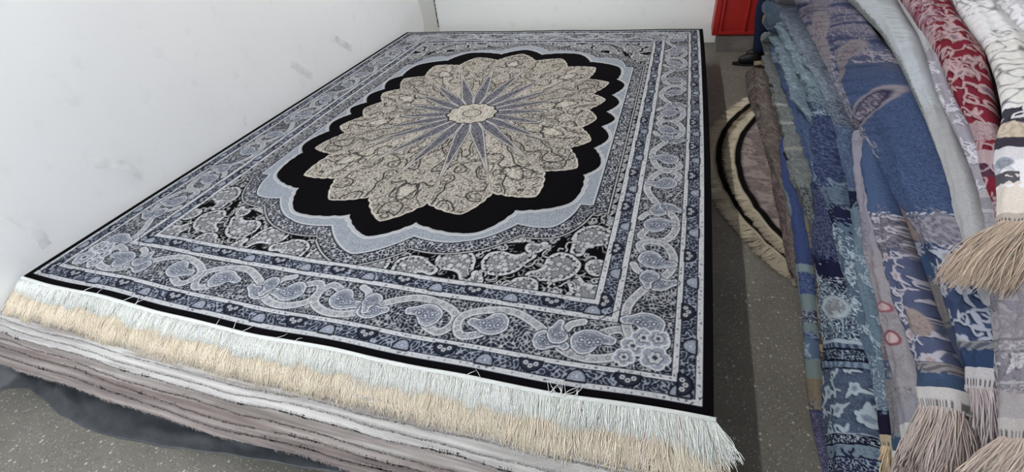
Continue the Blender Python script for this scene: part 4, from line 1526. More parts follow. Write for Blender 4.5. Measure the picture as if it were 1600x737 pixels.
    folded_rug('lavender and pinkish white rug fold with red blossoms and grey tassels', [
        (210, 1346, 1360), (225, 1345, 1366), (260, 1349, 1375), (300, 1354, 1383), (340, 1359, 1392), (380, 1364, 1400), (420, 1372, 1408), (460, 1382, 1416), (500, 1392, 1426), (540, 1402, 1438), (580, 1410, 1450), (620, 1418, 1466), (660, 1424, 1480), (676, 1427, 1484)],
        [(0, 999, 'flat', A((146, 142, 156))), (222, 230, ('patch', 0, 1), A((100, 96, 110)), 2, 0.6), (335, 999, ('flat', 0.0, 0.4), A((128, 122, 134))), (335, 420, ('worm_wide', 0.0, 0.5), A((104, 98, 110)), 1.3, 0.7), (395, 640, 'flat', A((148, 142, 148))), (395, 640, 'mottle', A((160, 154, 160)), 1.1, 0.6), (395, 640, 'leaf', A((120, 110, 118)), 1.4, 0.45),
         (470, 500, ('oval', 0, 1), A((142, 80, 92)), 487, 0.5, 9, 0.34), (470, 500, ('oval', 0, 1), A((186, 158, 162)), 487, 0.5, 6, 0.24), (520, 552, ('oval', 0, 1), A((132, 70, 84)), 536, 0.52, 13, 0.36), (520, 552, ('oval', 0, 1), A((190, 164, 166)), 536, 0.52, 9, 0.27),
         (612, 620, 'floral', A((110, 96, 104)), 2, 0.9), (618, 634, 'flat', A((132, 128, 134))), (618, 634, 'worm', A((150, 146, 152)), 1, 0.7), (634, 999, 'flat', A((142, 140, 150)))],
        seed=13, gain=1.15, bulge=0.6, lift=0.012,
        end=dict(bind=0.06, bcol=A((176, 174, 174)), fcol=A((156, 152, 152)), len=0.17, n=480, grav=1.3, spread=0.5))
    folded_rug('taupe rug fold with grey panel and short blue end beside the red blossoms', [
        (330, 1362, 1374), (380, 1366, 1384), (420, 1371, 1392), (460, 1376, 1398), (500, 1382, 1406), (550, 1388, 1416), (600, 1394, 1422), (650, 1400, 1430), (690, 1404, 1436), (714, 1408, 1440)],
        [(0, 999, 'flat', A((126, 118, 124))), (0, 575, 'mottle', A((108, 100, 108)), 1.0, 0.7), (400, 575, 'leaf', A((146, 138, 142)), 1.4, 0.7), (566, 596, 'flat', A((74, 90, 118))), (570, 592, 'leaf', A((150, 148, 152)), 1.5, 0.8), (596, 682, 'flat', A((116, 114, 118))), (596, 682, 'worm_wide', A((134, 130, 132)), 1.2, 0.6), (680, 684, 'flat', A((120, 132, 140))), (684, 999, 'flat', A((62, 84, 110)))],
        seed=14, bulge=0.55, lift=0.0,
        end=dict(bind=0.05, bcol=A((178, 176, 176)), fcol=A((160, 156, 152)), len=0.15, n=200, grav=1.3, spread=0.5))
    # --- pale roll, lavender edge, red roll, white rolls
    folded_rug('plain whitish grey rolled rug between the widest blue rug and red roll', [
        (0, 1322, 1404), (20, 1344, 1414), (45, 1368, 1430), (60, 1383, 1441), (90, 1404, 1454), (130, 1424, 1466), (170, 1442, 1480), (200, 1456, 1494), (250, 1480, 1516), (300, 1500, 1537), (350, 1514, 1552), (400, 1529, 1563), (440, 1540, 1568), (470, 1548, 1572)],
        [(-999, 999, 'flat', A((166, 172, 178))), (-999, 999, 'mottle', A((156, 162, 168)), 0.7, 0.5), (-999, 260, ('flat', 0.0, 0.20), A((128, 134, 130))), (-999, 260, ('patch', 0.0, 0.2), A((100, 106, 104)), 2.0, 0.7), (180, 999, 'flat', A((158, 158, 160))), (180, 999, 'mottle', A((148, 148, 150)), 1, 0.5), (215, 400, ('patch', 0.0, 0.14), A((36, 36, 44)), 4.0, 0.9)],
        ext=1.6, seed=15, gain=1.50, bulge=0.62, lift=0.02)
    folded_rug('lavender grey rug edge with white scrolls between pale roll and red roll', [
        (0, 1393, 1412), (30, 1416, 1432), (60, 1432, 1458), (100, 1450, 1482), (150, 1464, 1502), (200, 1488, 1530), (250, 1512, 1546), (300, 1530, 1562), (350, 1540, 1577), (400, 1546, 1586), (440, 1554, 1594), (480, 1560, 1600)],
        [(-999, 999, 'flat', A((144, 140, 150))), (-999, 84, 'flat', A((172, 174, 180))), (90, 300, 'leaf', A((172, 170, 178)), 1.3, 0.9), (90, 300, 'worm_wide', A((120, 116, 128)), 1.3, 0.5), (300, 312, 'flat', A((160, 156, 162))), (312, 338, 'flat', A((134, 130, 138))), (330, 336, 'flat', A((160, 156, 162))), (338, 372, 'flat', A((146, 142, 150))), (340, 370, 'scroll', A((112, 108, 122)), 1.8, 0.8), (366, 370, 'flat', A((168, 166, 172))), (370, 384, 'flat', A((126, 122, 130))), (384, 999, 'flat', A((146, 142, 150))), (384, 999, 'patch', A((126, 122, 134)), 1.8, 0.6)],
        ext=1.2, seed=16, gain=1.50, bulge=0.55)
    RED = A((126, 28, 48))
    folded_rug('crimson rolled rug with pinkish white leaves, the only red one in the heap', [
        (0, 1402, 1476), (30, 1422, 1490), (60, 1440, 1506), (100, 1464, 1536), (130, 1480, 1551), (160, 1498, 1561), (200, 1524, 1570), (240, 1538, 1578), (280, 1545, 1581), (310, 1555, 1584), (340, 1568, 1590), (390, 1578, 1598)],
        [(-999, 999, 'flat', RED), (-999, 999, 'mottle', A((112, 24, 42)), 1.0, 0.5), (-999, 70, ('patch', 0.0, 0.55), A((150, 128, 146)), 1.2, 0.85), (-999, 330, 'leaf', A((182, 150, 154)), 0.95, 0.95), (-999, 200, 'floral', A((188, 160, 162)), 0.9, 0.8), (20, 200, 'core', A((110, 84, 108)), 0.9, 0.7), (210, 236, 'flat', A((170, 146, 150))), (210, 240, 'worm_wide', A((122, 50, 70)), 1.2, 0.6), (252, 272, 'flat', A((176, 152, 156))), (272, 292, 'flat', A((88, 48, 72))), (272, 300, 'leaf', A((176, 156, 164)), 1.5, 0.9), (318, 999, 'flat', A((160, 146, 150))), (320, 999, 'patch', A((118, 40, 56)), 2.0, 0.7)],
        ext=1.6, seed=17, gain=1.35, bulge=0.75, lift=0.03)
    folded_rug('white rolled rug with black scrolls, ending in a thick beige fringe', [
        (0, 1474, 1522), (30, 1490, 1552), (60, 1506, 1580), (100, 1538, 1616), (140, 1554, 1634), (180, 1562, 1646), (220, 1568, 1656), (260, 1574, 1660), (300, 1578, 1664), (340, 1580, 1664), (368, 1580, 1662)],
        [(-999, 999, 'flat', A((176, 174, 178))), (-999, 95, 'mottle', A((164, 166, 164)), 0.8, 0.6), (0, 60, 'scroll', A((96, 92, 98)), 0.9, 0.85), (85, 95, 'leaf', A((110, 106, 120)), 1, 0.9), (95, 205, 'flat', A((166, 164, 160))), (100, 205, 'scroll', A((62, 58, 66)), 0.75, 1.0), (95, 205, 'mottle', A((178, 176, 174)), 1, 0.4), (205, 232, 'flat', A((48, 46, 56))), (205, 232, 'leaf', A((176, 174, 180)), 1.3, 1.0), (228, 247, 'flat', A((156, 142, 124))), (228, 250, 'patch', A((120, 108, 98)), 1.8, 0.5), (247, 264, 'flat', A((46, 42, 52))), (262, 282, 'flat', A((162, 160, 164))), (270, 300, ('oval', 0, 1), A((112, 118, 130)), 288, 0.3, 8, 0.22), (282, 312, 'leaf', A((110, 110, 120)), 1.4, 0.6), (300, 318, ('flat', 0.0, 0.6), A((66, 64, 70))), (318, 999, 'flat', A((168, 158, 150)))],
        ext=1.6, seed=18, gain=2.5, bulge=0.6, lift=0.05,
        end=dict(bind=0.025, bcol=A((172, 160, 150)), fcol=A((172, 156, 142)), len=0.17, n=900, grav=0.9, spread=0.9, dir=(-0.45, -0.1, 0)))
    folded_rug('bright white rug with soft grey scrolls at the top of the heap', [
        (0, 1514, 1660), (40, 1544, 1690), (80, 1574, 1720), (120, 1602, 1740), (200, 1640, 1780)],
        [(-999, 999, 'flat', A((186, 184, 188))), (-999, 999, 'mottle', A((170, 168, 174)), 0.8, 0.6), (-999, 999, 'scroll', A((116, 112, 122)), 0.8, 0.8), (-999, 20, 'patch', A((140, 136, 146)), 1.2, 0.5)],
        ext=1.6, seed=19, gain=2.4, bulge=0.5, lift=0.055)
    folded_rug('whitish rug with grey flower bands hanging under the thick beige fringe', [
        (440, 1560, 1650), (480, 1564, 1652), (520, 1566, 1654), (580, 1567, 1655), (640, 1571, 1656), (668, 1574, 1656)],
        [(0, 999, 'flat', A((156, 150, 156))), (0, 536, 'leaf', A((116, 110, 120)), 1.3, 0.7), (478, 500, 'floral', A((112, 106, 118)), 1.4, 0.8), (536, 540, 'flat', A((118, 112, 122))), (540, 556, 'flat', A((134, 128, 136))), (541, 555, 'worm_wide', A((160, 156, 160)), 1.3, 0.8), (556, 559, 'flat', A((108, 102, 112))), (559, 608, 'flat', A((132, 126, 136))), (559, 608, 'floral', A((162, 158, 162)), 1.1, 0.9), (559, 608, 'worm_wide', A((100, 95, 106)), 1.2, 0.6), (604, 608, 'flat', A((168, 164, 168))), (608, 624, 'flat', A((130, 124, 132))), (610, 622, 'scroll', A((160, 156, 160)), 2.0, 0.9), (625, 999, 'flat', A((160, 152, 154)))],
        seed=20, gain=1.30, bulge=0.6, lift=0.0,
        end=dict(bind=0.045, bcol=A((166, 158, 156)), fcol=A((168, 156, 148)), len=0.17, n=520, grav=1.1, spread=0.8, dir=(-0.25, 0, 0)))
    # --- rugs stacked flat inside the heap
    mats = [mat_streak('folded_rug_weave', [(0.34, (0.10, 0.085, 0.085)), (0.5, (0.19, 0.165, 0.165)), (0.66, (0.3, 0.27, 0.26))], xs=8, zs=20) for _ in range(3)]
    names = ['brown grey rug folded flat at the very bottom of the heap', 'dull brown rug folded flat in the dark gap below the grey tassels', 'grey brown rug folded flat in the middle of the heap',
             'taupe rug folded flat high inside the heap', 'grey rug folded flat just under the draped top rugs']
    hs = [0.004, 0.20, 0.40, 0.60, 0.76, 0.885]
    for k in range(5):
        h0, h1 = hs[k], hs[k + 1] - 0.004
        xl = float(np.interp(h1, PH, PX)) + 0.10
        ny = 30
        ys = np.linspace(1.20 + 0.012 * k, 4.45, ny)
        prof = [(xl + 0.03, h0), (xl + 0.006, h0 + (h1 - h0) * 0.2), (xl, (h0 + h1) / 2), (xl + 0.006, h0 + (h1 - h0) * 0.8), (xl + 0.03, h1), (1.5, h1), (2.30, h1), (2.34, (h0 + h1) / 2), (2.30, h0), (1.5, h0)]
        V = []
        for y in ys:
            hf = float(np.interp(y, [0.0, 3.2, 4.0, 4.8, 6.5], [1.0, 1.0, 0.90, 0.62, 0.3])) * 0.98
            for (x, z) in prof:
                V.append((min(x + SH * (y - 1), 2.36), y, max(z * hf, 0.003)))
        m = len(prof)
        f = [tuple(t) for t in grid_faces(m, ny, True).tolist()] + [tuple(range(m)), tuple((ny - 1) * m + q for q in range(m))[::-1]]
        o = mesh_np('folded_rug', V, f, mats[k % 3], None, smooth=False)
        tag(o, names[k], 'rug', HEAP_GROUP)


# ------------------------------------------------------------------ round rugs on the floor
def round_rug(label, cx, cy, R, z, field, seed, fringe_len=0.085):
    r = np.random.default_rng(seed)
    root = empty('round_rug', (cx - R + 0.3, cy, z), label, 'rug', 'round rugs on the floor')
    na, nr = 340, 46
    th = np.linspace(math.pi * 0.72, math.pi * 1.28, na)
    rad = np.linspace(R - 0.62, R, nr)
    A, Q = np.meshgrid(th, rad)
    wav = 0.010 * np.sin(A * 19 + seed) * np.clip((Q - R + 0.3) / 0.3, 0, 1) + 0.006 * np.sin(A * 43)
    x = cx + Q * np.cos(A)
    y = cy + Q * np.sin(A)
    rise = 0.10 * np.clip((R - Q - 0.22) / 0.4, 0, 1) ** 1.5
    zz = z + 0.011 + np.abs(wav) * 0.8 + rise * (seed == 32)
    edge = R - Q
    col = np.zeros(x.shape + (3,))
    col[:] = field
    arc = A * R
    a1 = swatch('worm_wide', arc * 1.0, edge * 1.0)
    a2 = swatch('floral', arc * 1.0 + 0.3, edge * 1.0)
    col += (a1 * 0.65)[..., None] * (field * 0.35 - col)
    col += (a2 * 0.85)[..., None] * (field * 1.5 - col)
    bl = soft((0.021 - np.abs(edge - 0.032)) * 300)
    col += bl[..., None] * (np.array((0.006, 0.005, 0.005)) - col)
    ed = soft((0.010 - edge) * 300)
    col += ed[..., None] * (np.array((0.42, 0.37, 0.28)) - col)
    top = np.stack([x, y, zz], -1).reshape(-1, 3)
    bot = top.copy()
    bot[:, 2] = bot[:, 2] - 0.010
    f = grid_faces(na, nr)
    n = len(top)
    ring = np.concatenate([np.arange(na), np.arange(1, nr) * na + na - 1, (nr - 1) * na + np.arange(na - 2, -1, -1), np.arange(nr - 2, 0, -1) * na])
    a = ring
    b = np.roll(ring, -1)
    sk = np.stack([a, b, b + n, a + n], 1)
    mesh_np('rug_field', np.vstack([top, bot]), np.vstack([f[:, ::-1], f + n, sk]), M_FOLD, root, np.vstack([col.reshape(-1, 3)] * 2))
    m = 2600
    at = np.sort(r.uniform(math.pi * 0.725, math.pi * 1.275, m))
    wv = np.abs(0.010 * np.sin(at * 19 + seed) + 0.006 * np.sin(at * 43)) * 0.8
    roots = np.stack([cx + R * np.cos(at), cy + R * np.sin(at), z + 0.006 + wv], 1)
    w = clumped(m, 18, r) * 0.45 + r.normal(0, 0.12, m)
    dirs = np.stack([np.cos(at + w), np.sin(at + w), np.full(m, 0.05)], 1)
    ln = fringe_len * (1 + 0.15 * clumped(m, 25, r) + r.uniform(-0.1, 0.1, m))
    V, ff, cc = strands(roots, dirs, ln, r.uniform(0.0012, 0.002, m), lambda p: np.full(len(p), z + 0.003), seg=5, curl=0.3,
                        col=(0.50, 0.44, 0.34), colvar=0.2, seed=seed, grav=0.5, lift=0.006)
    mesh_np('fringe', V, ff, M_THREAD, root, cc)
    return root


def build_round_rugs():
    round_rug('lower of two round rugs, black rimmed, flat on the walkway floor', 2.07, 3.01, 1.735, 0.003,
              np.array((0.17, 0.135, 0.10)), 31, 0.085)
    round_rug('upper of two round rugs, brown floral field inside a black rim', 2.10, 2.92, 1.655, 0.026,
              np.array((0.20, 0.165, 0.155)), 32, 0.055)


# ------------------------------------------------------------------ room
WXL, WXR, WYB, WYF, CEIL = -2.80, 2.45, 5.60, -1.6, 3.0


def plane(name, pts, mat):
    o = mesh_np(name, pts, [(0, 1, 2, 3)], mat, None, smooth=False)
    o['kind'] = 'structure'
    return o


def slab(name, b, mat):
    o = box(name, b, mat)
    o['kind'] = 'structure'
    return o


def build_room():
    slab('floor', (WXL - 0.1, WXR + 0.1, WYF - 0.1, WYB + 0.3, -0.1, 0.0), M_FLOOR)
    slab('ceiling', (WXL - 0.1, WXR + 0.1, WYF - 0.1, WYB + 0.3, CEIL, CEIL + 0.1), M_CEIL)
    slab('wall_left', (WXL - 0.1, WXL, WYF - 0.1, WYB + 0.1, 0.0, CEIL), M_WALL)
    slab('wall_right', (WXR, WXR + 0.1, WYF - 0.1, WYB + 0.1, 0.0, CEIL), M_WALLR)
    slab('wall_back', (WXL, WXR, WYB, WYB + 0.1, 0.0, CEIL), M_WALLB)
    slab('wall_front', (WXL, WXR, WYF - 0.1, WYF, 0.0, CEIL), M_WALL)
    # thin greyer strip at the far end of the left wall, with the crack in the corner
    pl = mat_wall('grey_corner_strip', (0.66, 0.67, 0.655))
    o = box('trim_1', (WXL, WXL + 0.012, 5.22, WYB, 0.0, CEIL), pl, None, 0.004)
    o['kind'] = 'structure'
    z = np.linspace(0.2, 2.6, 60)
    r = np.random.default_rng(9)
    w = np.cumsum(r.normal(0, 0.002, 60))
    P = np.stack([np.full(60, WXL + 0.014) + 0.4 * np.abs(w), np.full(60, WYB - 0.012), z], 1)
    V, f = tube_along(P, 0.006 + 0.003 * np.abs(np.sin(z * 9)), 6)
    o = mesh_np('trim_2', V, f, mat_plain('dark_crack_line', (0.07, 0.06, 0.05)))  # plain dark tube drawn as the crack line
    o['kind'] = 'structure'
    # red door on a cement step
    dx0, dx1, dy = 0.345, 1.30, 5.30
    o = box('trim_3', (0.405, 1.45, dy, WYB, 0.0, 0.15), M_STEP, None, 0.006)
    o['kind'] = 'structure'
    d = empty('door_1', (0.8, dy + 0.05, 0.15), 'red painted metal door on a low cement step in the far corner', 'door')
    d['kind'] = 'structure'
    box('door_frame', (dx0, dx0 + 0.05, dy - 0.005, WYB, 0.155, 2.25), M_RED, d, 0.004)
    box('door_frame', (dx1, dx1 + 0.05, dy - 0.005, WYB, 0.155, 2.25), M_RED, d, 0.004)
    box('door_frame', (dx0, dx1 + 0.05, dy - 0.005, WYB, 2.25, 2.31), M_RED, d, 0.004)
    leaf = box('door_leaf', (dx0 + 0.051, dx1 - 0.001, dy + 0.012, dy + 0.06, 0.155, 2.245), M_RED, d, 0.004)
    for b in ((0.40, 1.29, 0.16, 0.19), (0.40, 1.29, 1.08, 1.14), (0.40, 1.29, 2.15, 2.24)):
        box('rail', (b[0], b[1], dy - 0.012, dy + 0.014, b[2], b[3]), M_RED, leaf, 0.006)
    for b in ((0.40, 0.43), (0.62, 0.645), (1.25, 1.29)):
        box('stile', (b[0], b[1], dy - 0.008, dy + 0.014, 0.16, 2.24), M_RED, leaf, 0.006)
    h = box('door_handle', (1.14, 1.17, dy - 0.06, dy - 0.03, 1.0, 1.14), M_METAL, leaf, 0.01)


# ------------------------------------------------------------------ tape on the wall
def build_tape():
    m, nt, b = nodes('clear_adhesive_tape')
    b.inputs['Base Color'].default_value = (0.72, 0.73, 0.73, 1)
    b.inputs['Roughness'].default_value = 0.22
    tr = N(nt, 'ShaderNodeBsdfTransparent')
    mx = N(nt, 'ShaderNodeMixShader')
    nz = N(nt, 'ShaderNodeTexNoise', Scale=7.0)
    tc = N(nt, 'ShaderNodeTexCoord')
    nt.links.new(tc.outputs['Object'], nz.inputs['Vector'])
    rp = ramp(nt, [(0.35, (0.10, 0.10, 0.10)), (0.7, (0.26, 0.26, 0.26))])
    nt.links.new(nz.outputs['Fac'], rp.inputs['Fac'])
    nt.links.new(rp.outputs['Color'], mx.inputs['Fac'])
    nt.links.new(tr.outputs[0], mx.inputs[1])
    nt.links.new(b.outputs[0], mx.inputs[2])
    nt.links.new(mx.outputs[0], nt.nodes['Material Output'].inputs['Surface'])
    spec = [((1.41, 0.64), (1.50, 0.585), (1.575, 0.47), 0.05, 0.030, 'long curled strip of clear tape peeling off the white wall, nearest the rug edge'),
            ((2.32, 0.58), (2.36, 0.50), (2.37, 0.40), 0.022, 0.020, 'narrow twisted strip of clear tape on the white wall, halfway along'),
            ((3.00, 0.62), (3.09, 0.54), (3.18, 0.46), 0.05, 0.006, 'flat strip of clear tape on the white wall, second farthest from the camera'),
            ((3.61, 0.63), (3.70, 0.56), (3.79, 0.49), 0.05, 0.005, 'faint flat strip of clear tape on the white wall, farthest from the camera'),
            ((0.99, 0.61), (1.01, 0.50), (1.01, 0.41), 0.05, 0.016, 'crumpled smear of clear tape on the white wall at the left edge')]
    for a, c, e, w, lift, lab in spec:
        P = spline([a, c, e], 14)
        n = len(P)
        T = np.gradient(P, axis=0)
        T /= np.linalg.norm(T, axis=1, keepdims=True)
        Nn = np.stack([-T[:, 1], T[:, 0]], 1)
        V = []
        for k in range(n):
            t = k / (n - 1)
            lf = 0.0025 + lift * (math.sin(math.pi * t * 0.9) ** 2) + 0.3 * lift * math.sin(t * 11) ** 2
            tw = 0.8 * lift * math.sin(t * 5)
            for j in range(5):
                u = (j / 4 - 0.5)
                q = P[k] + Nn[k] * u * w
                V.append((WXL + lf + tw * u + 0.004 * abs(u), q[0], q[1]))
        o = mesh_np('tape_strip', V, grid_faces(5, n), m)
        so = o.modifiers.new('thickness', 'SOLIDIFY')
        so.thickness = 0.0006
        tag(o, lab, 'tape', 'tape strips on the left wall')


# ------------------------------------------------------------------ person sitting at the far end of the heap
def skin_mesh(name, verts, edges, radii, mat, parent, root=0, sub=2):
    me = bpy.data.meshes.new(name)
    base = np.array(parent.location) if parent else np.zeros(3)
    me.from_pydata([tuple(np.array(v) - base) for v in verts], edges, [])
    me.materials.append(mat)
    o = bpy.data.objects.new(name, me)
    COL.objects.link(o)
    if parent:
        o.parent = parent
    sk = o.modifiers.new('skin', 'SKIN')
    sk.use_smooth_shade = True
    lay = me.skin_vertices[0].data if me.skin_vertices else None
    if lay is None:
        bpy.context.view_layer.objects.active = o
        bpy.ops.object.modifier_add(type='SKIN')
        o.modifiers.remove(o.modifiers[-1])
        lay = me.skin_vertices[0].data
    for i, r in enumerate(radii):
        rr = r if isinstance(r, tuple) else (r, r)
        lay[i].radius = rr
        lay[i].use_root = (i == root)
    sb = o.modifiers.new('smooth', 'SUBSURF')
    sb.levels = sub
    sb.render_levels = sub
    return o


def build_person():
    navy = mat_plain('navy_cotton_trousers', (0.010, 0.014, 0.034), rough=0.9, spec=0.1, noise=0.2, nscale=60)
    skin = mat_plain('skin', (0.42, 0.26, 0.18), rough=0.55, noise=0.05)
    jack = mat_plain('dark_jacket', (0.03, 0.03, 0.035), rough=0.9, noise=0.15)
    shoe = mat_plain('black_shoe_leather', (0.006, 0.006, 0.007), rough=0.5, spec=0.3)
    hairm = mat_plain('dark_hair', (0.012, 0.009, 0.008), rough=0.6)
    root = empty('person', (0.74, 5.0, 0), 'person in navy trousers and black shoes standing by the red door', 'person')
    cx, cy = 0.79, 5.0
    # pelvis, spine, neck, head; facing -X
    v = [(cx + 0.02, cy, 0.93), (cx + 0.03, cy, 1.13), (cx + 0.02, cy, 1.34), (cx, cy, 1.45), (cx - 0.02, cy, 1.53), (cx - 0.03, cy, 1.61), (cx - 0.03, cy, 1.68)]
    r = [(0.12, 0.15), (0.10, 0.13), (0.11, 0.15), 0.055, 0.075, 0.092, 0.07]
    e = [(0, 1), (1, 2), (2, 3), (3, 4), (4, 5), (5, 6)]

    def add(p, rad, par):
        v.append(p)
        r.append(rad)
        e.append((par, len(v) - 1))
        return len(v) - 1
    for s in (-1, 1):
        sh = add((cx + 0.02, cy + s * 0.18, 1.38), 0.055, 2)
        el = add((cx + 0.05, cy + s * 0.23, 1.10), 0.040, sh)
        wr = add((cx - 0.03, cy + s * 0.22, 0.86), 0.026, el)
        pm = add((cx - 0.05, cy + s * 0.215, 0.79), (0.034, 0.016), wr)
        for k in range(4):
            o = (k - 1.5) * 0.019
            a = add((cx - 0.055 + o, cy + s * 0.212, 0.755), 0.009, pm)
            b = add((cx - 0.060 + o * 1.1, cy + s * 0.205, 0.728 + abs(o) * 0.2), 0.0085, a)
            add((cx - 0.060 + o * 1.1, cy + s * 0.195, 0.706 + abs(o) * 0.3), 0.008, b)
        t1 = add((cx - 0.088, cy + s * 0.205, 0.775), 0.010, pm)
        add((cx - 0.100, cy + s * 0.195, 0.748), 0.009, t1)
        hp = add((cx + 0.01, cy + s * 0.09, 0.86), 0.085, 0)
        kn = add((cx - 0.04 + 0.03 * s, cy + s * 0.085, 0.48), 0.055, hp)
        add((cx - 0.01 + 0.04 * s, cy + s * 0.085, 0.09), 0.036, kn)
    skin_mesh('body', v, e, r, skin, root)
    tv = [(cx + 0.02, cy, 1.02), (cx + 0.02, cy, 0.90)]
    tr = [(0.13, 0.16), (0.13, 0.16)]
    te = [(0, 1)]
    for s in (-1, 1):
        i = len(tv)
        q = 0.04 * s
        tv += [(cx + 0.01, cy + s * 0.09, 0.84), (cx - 0.02 + q * 0.5, cy + s * 0.088, 0.66), (cx - 0.05 + q * 0.7, cy + s * 0.085, 0.48), (cx - 0.02 + q, cy + s * 0.085, 0.33), (cx - 0.005 + q, cy + s * 0.085, 0.20), (cx - 0.005 + q, cy + s * 0.085, 0.09)]
        tr += [0.10, 0.09, 0.078, 0.068, 0.062, 0.058]
        te += [(1, i), (i, i + 1), (i + 1, i + 2), (i + 2, i + 3), (i + 3, i + 4), (i + 4, i + 5)]
    skin_mesh('trousers', tv, te, tr, navy, root)
    jv = [(cx + 0.02, cy, 0.96), (cx + 0.03, cy, 1.13), (cx + 0.02, cy, 1.34), (cx + 0.005, cy, 1.435)]
    jr = [(0.145, 0.175), (0.13, 0.16), (0.125, 0.175), 0.07]
    je = [(0, 1), (1, 2), (2, 3)]
    for s in (-1, 1):
        i = len(jv)
        jv += [(cx + 0.02, cy + s * 0.185, 1.38), (cx + 0.05, cy + s * 0.232, 1.10), (cx - 0.025, cy + s * 0.222, 0.88)]
        jr += [0.072, 0.056, 0.042]
        je += [(2, i), (i, i + 1), (i + 1, i + 2)]
    skin_mesh('jacket', jv, je, jr, jack, root)
    hv = [(cx - 0.015, cy, 1.64), (cx - 0.015, cy, 1.70), (cx + 0.04, cy, 1.64)]
    skin_mesh('hair', hv, [(0, 1), (0, 2)], [0.094, 0.065, 0.07], hairm, root)
    for s in (-1, 1):
        y = cy + s * 0.085
        o = 0.04 * s - 0.005
        sh = skin_mesh('shoe', [(cx + o + 0.05, y, 0.052), (cx + o - 0.02, y, 0.062), (cx + o - 0.10, y - 0.005, 0.052), (cx + o - 0.165, y - 0.012, 0.044), (cx + o, y, 0.10)],
                       [(0, 1), (1, 2), (2, 3), (1, 4)], [0.040, 0.044, 0.044, 0.033, 0.046], shoe, root, 1)
        aa = np.linspace(0, 2 * math.pi, 24, endpoint=False)
        px_ = cx + o - 0.06 + 0.145 * np.cos(aa)
        py_ = y - 0.004 + 0.046 * np.sin(aa)
        V = np.concatenate([np.stack([px_, py_, np.full(24, z)], 1) for z in (0.001, 0.020)])
        f = [tuple(t) for t in grid_faces(24, 2, True).tolist()] + [tuple(range(24))[::-1], tuple(range(24, 48))]
        mesh_np('sole', V, f, shoe, sh, smooth=False)


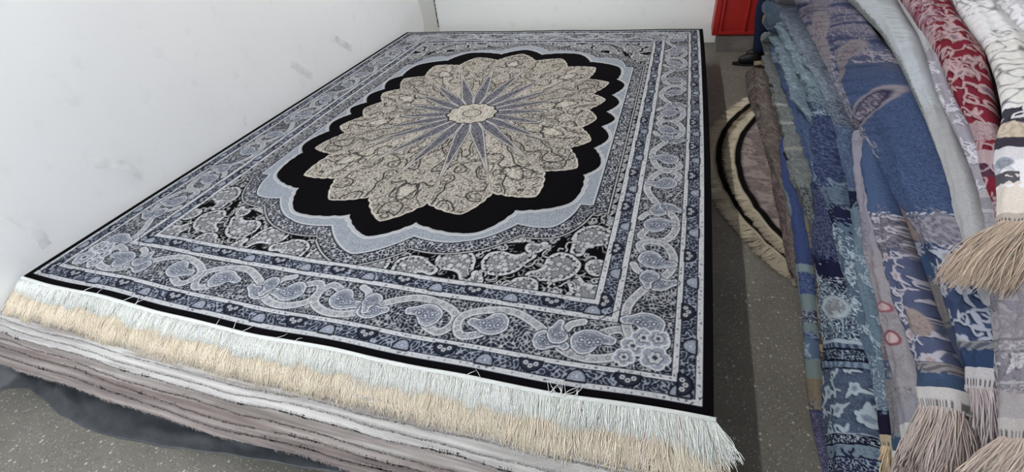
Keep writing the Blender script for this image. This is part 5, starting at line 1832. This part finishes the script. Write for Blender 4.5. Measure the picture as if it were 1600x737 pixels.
# ------------------------------------------------------------------ lamps
def build_lights():
    em, nt, b = nodes('lit_tube')
    b.inputs['Emission Color'].default_value = (1.0, 0.99, 0.96, 1)
    b.inputs['Emission Strength'].default_value = 6.0
    spots = [((-1.25, 1.3), 'ceiling tube lamp over the near half of the low stack', 33), ((-1.25, 4.0), 'ceiling tube lamp over the far half of the low stack', 48),
             ((1.75, 1.9), 'added tube lamp brightening the top of the rug heap', 7)]  # extra lamp, added to brighten the white rugs on top
    for (x, y), lab, pw in spots:
        pw *= 1.05
        root = empty('tube_lamp', (x, y, CEIL), lab, 'lamp', 'ceiling tube lamps')
        box('housing', (x - 0.05, x + 0.05, y - 0.75, y + 0.75, CEIL - 0.06, CEIL - 0.002), M_METAL, root, 0.008)
        P = np.stack([np.full(12, x), np.linspace(y - 0.7, y + 0.7, 12), np.full(12, CEIL - 0.085)], 1)
        V, f = tube_along(P, 0.014, 12)
        mesh_np('tube', V, f, em, root)
        L = bpy.data.lights.new('tube_light', 'AREA')
        L.shape = 'RECTANGLE'
        L.size = 0.05
        L.size_y = 1.4
        L.energy = pw
        L.color = (1.0, 0.985, 0.96)
        o = bpy.data.objects.new('tube_light', L)
        COL.objects.link(o)
        o.location = (x, y, CEIL - 0.105)
        o['kind'] = 'structure'
    # daylight through the window in the wall behind the camera
    wx0, wx1, wz0, wz1 = -2.7, -1.1, 1.0, 2.5
    wm, nt, b = nodes('window_daylight')
    b.inputs['Emission Color'].default_value = (0.86, 0.93, 1.0, 1)
    b.inputs['Emission Strength'].default_value = 2.0
    fr = mat_plain('white_window_frame', (0.7, 0.7, 0.7), rough=0.5, noise=0.02)
    w = empty('window_1', ((wx0 + wx1) / 2, WYF, wz0), 'bright window in the wall behind the camera', 'window')
    w['kind'] = 'structure'
    box('pane', (wx0, wx1, WYF + 0.002, WYF + 0.008, wz0, wz1), wm, w)
    for b_ in ((wx0 - 0.05, wx0, wz0 - 0.05, wz1 + 0.05), (wx1, wx1 + 0.05, wz0 - 0.05, wz1 + 0.05), (wx0, wx1, wz0 - 0.05, wz0), (wx0, wx1, wz1, wz1 + 0.05),
               ((wx0 + wx1) / 2 - 0.02, (wx0 + wx1) / 2 + 0.02, wz0, wz1)):
        box('window_frame', (b_[0], b_[1], WYF + 0.002, WYF + 0.04, b_[2], b_[3]), fr, w, 0.004)
    L = bpy.data.lights.new('window_light', 'AREA')
    L.shape = 'RECTANGLE'
    L.size = wx1 - wx0
    L.size_y = wz1 - wz0
    L.energy = 92
    L.color = (0.86, 0.93, 1.0)
    o = bpy.data.objects.new('window_light', L)
    COL.objects.link(o)
    o.location = ((wx0 + wx1) / 2, WYF + 0.06, (wz0 + wz1) / 2)
    o.rotation_euler = (math.radians(-90), 0, 0)
    o['kind'] = 'structure'


def build_camera():
    cam = bpy.data.cameras.new('camera')
    cam.sensor_fit = 'HORIZONTAL'
    cam.sensor_width = 36.0
    cam.lens = 36.0 * F_PX / 1600.0
    cam.clip_start = 0.05
    o = bpy.data.objects.new('camera', cam)
    COL.objects.link(o)
    M = Matrix.Identity(4)
    for i in range(3):
        for j in range(3):
            M[i][j] = RM[i, j]
    M[2][3] = CAMH
    o.matrix_world = M
    SC.camera = o


build_camera()
build_room()
top = build_top_rug()
build_top_fringe(top)
build_under_rugs()
build_pallet_and_sheet()
build_round_rugs()
build_heap()
build_tape()
build_person()
build_lights()

w = bpy.data.worlds.new('World')
SC.world = w
w.use_nodes = True
w.node_tree.nodes['Background'].inputs[0].default_value = (0.5, 0.55, 0.6, 1)
w.node_tree.nodes['Background'].inputs[1].default_value = 0.2
SC.view_settings.view_transform = 'Standard'
SC.view_settings.look = 'None'
SC.view_settings.gamma = 1.0
SC.view_settings.exposure = 0.0
SC.view_settings.use_curve_mapping = False
SC.cycles.use_denoising = True
SC.cycles.max_bounces = 10
SC.cycles.diffuse_bounces = 6
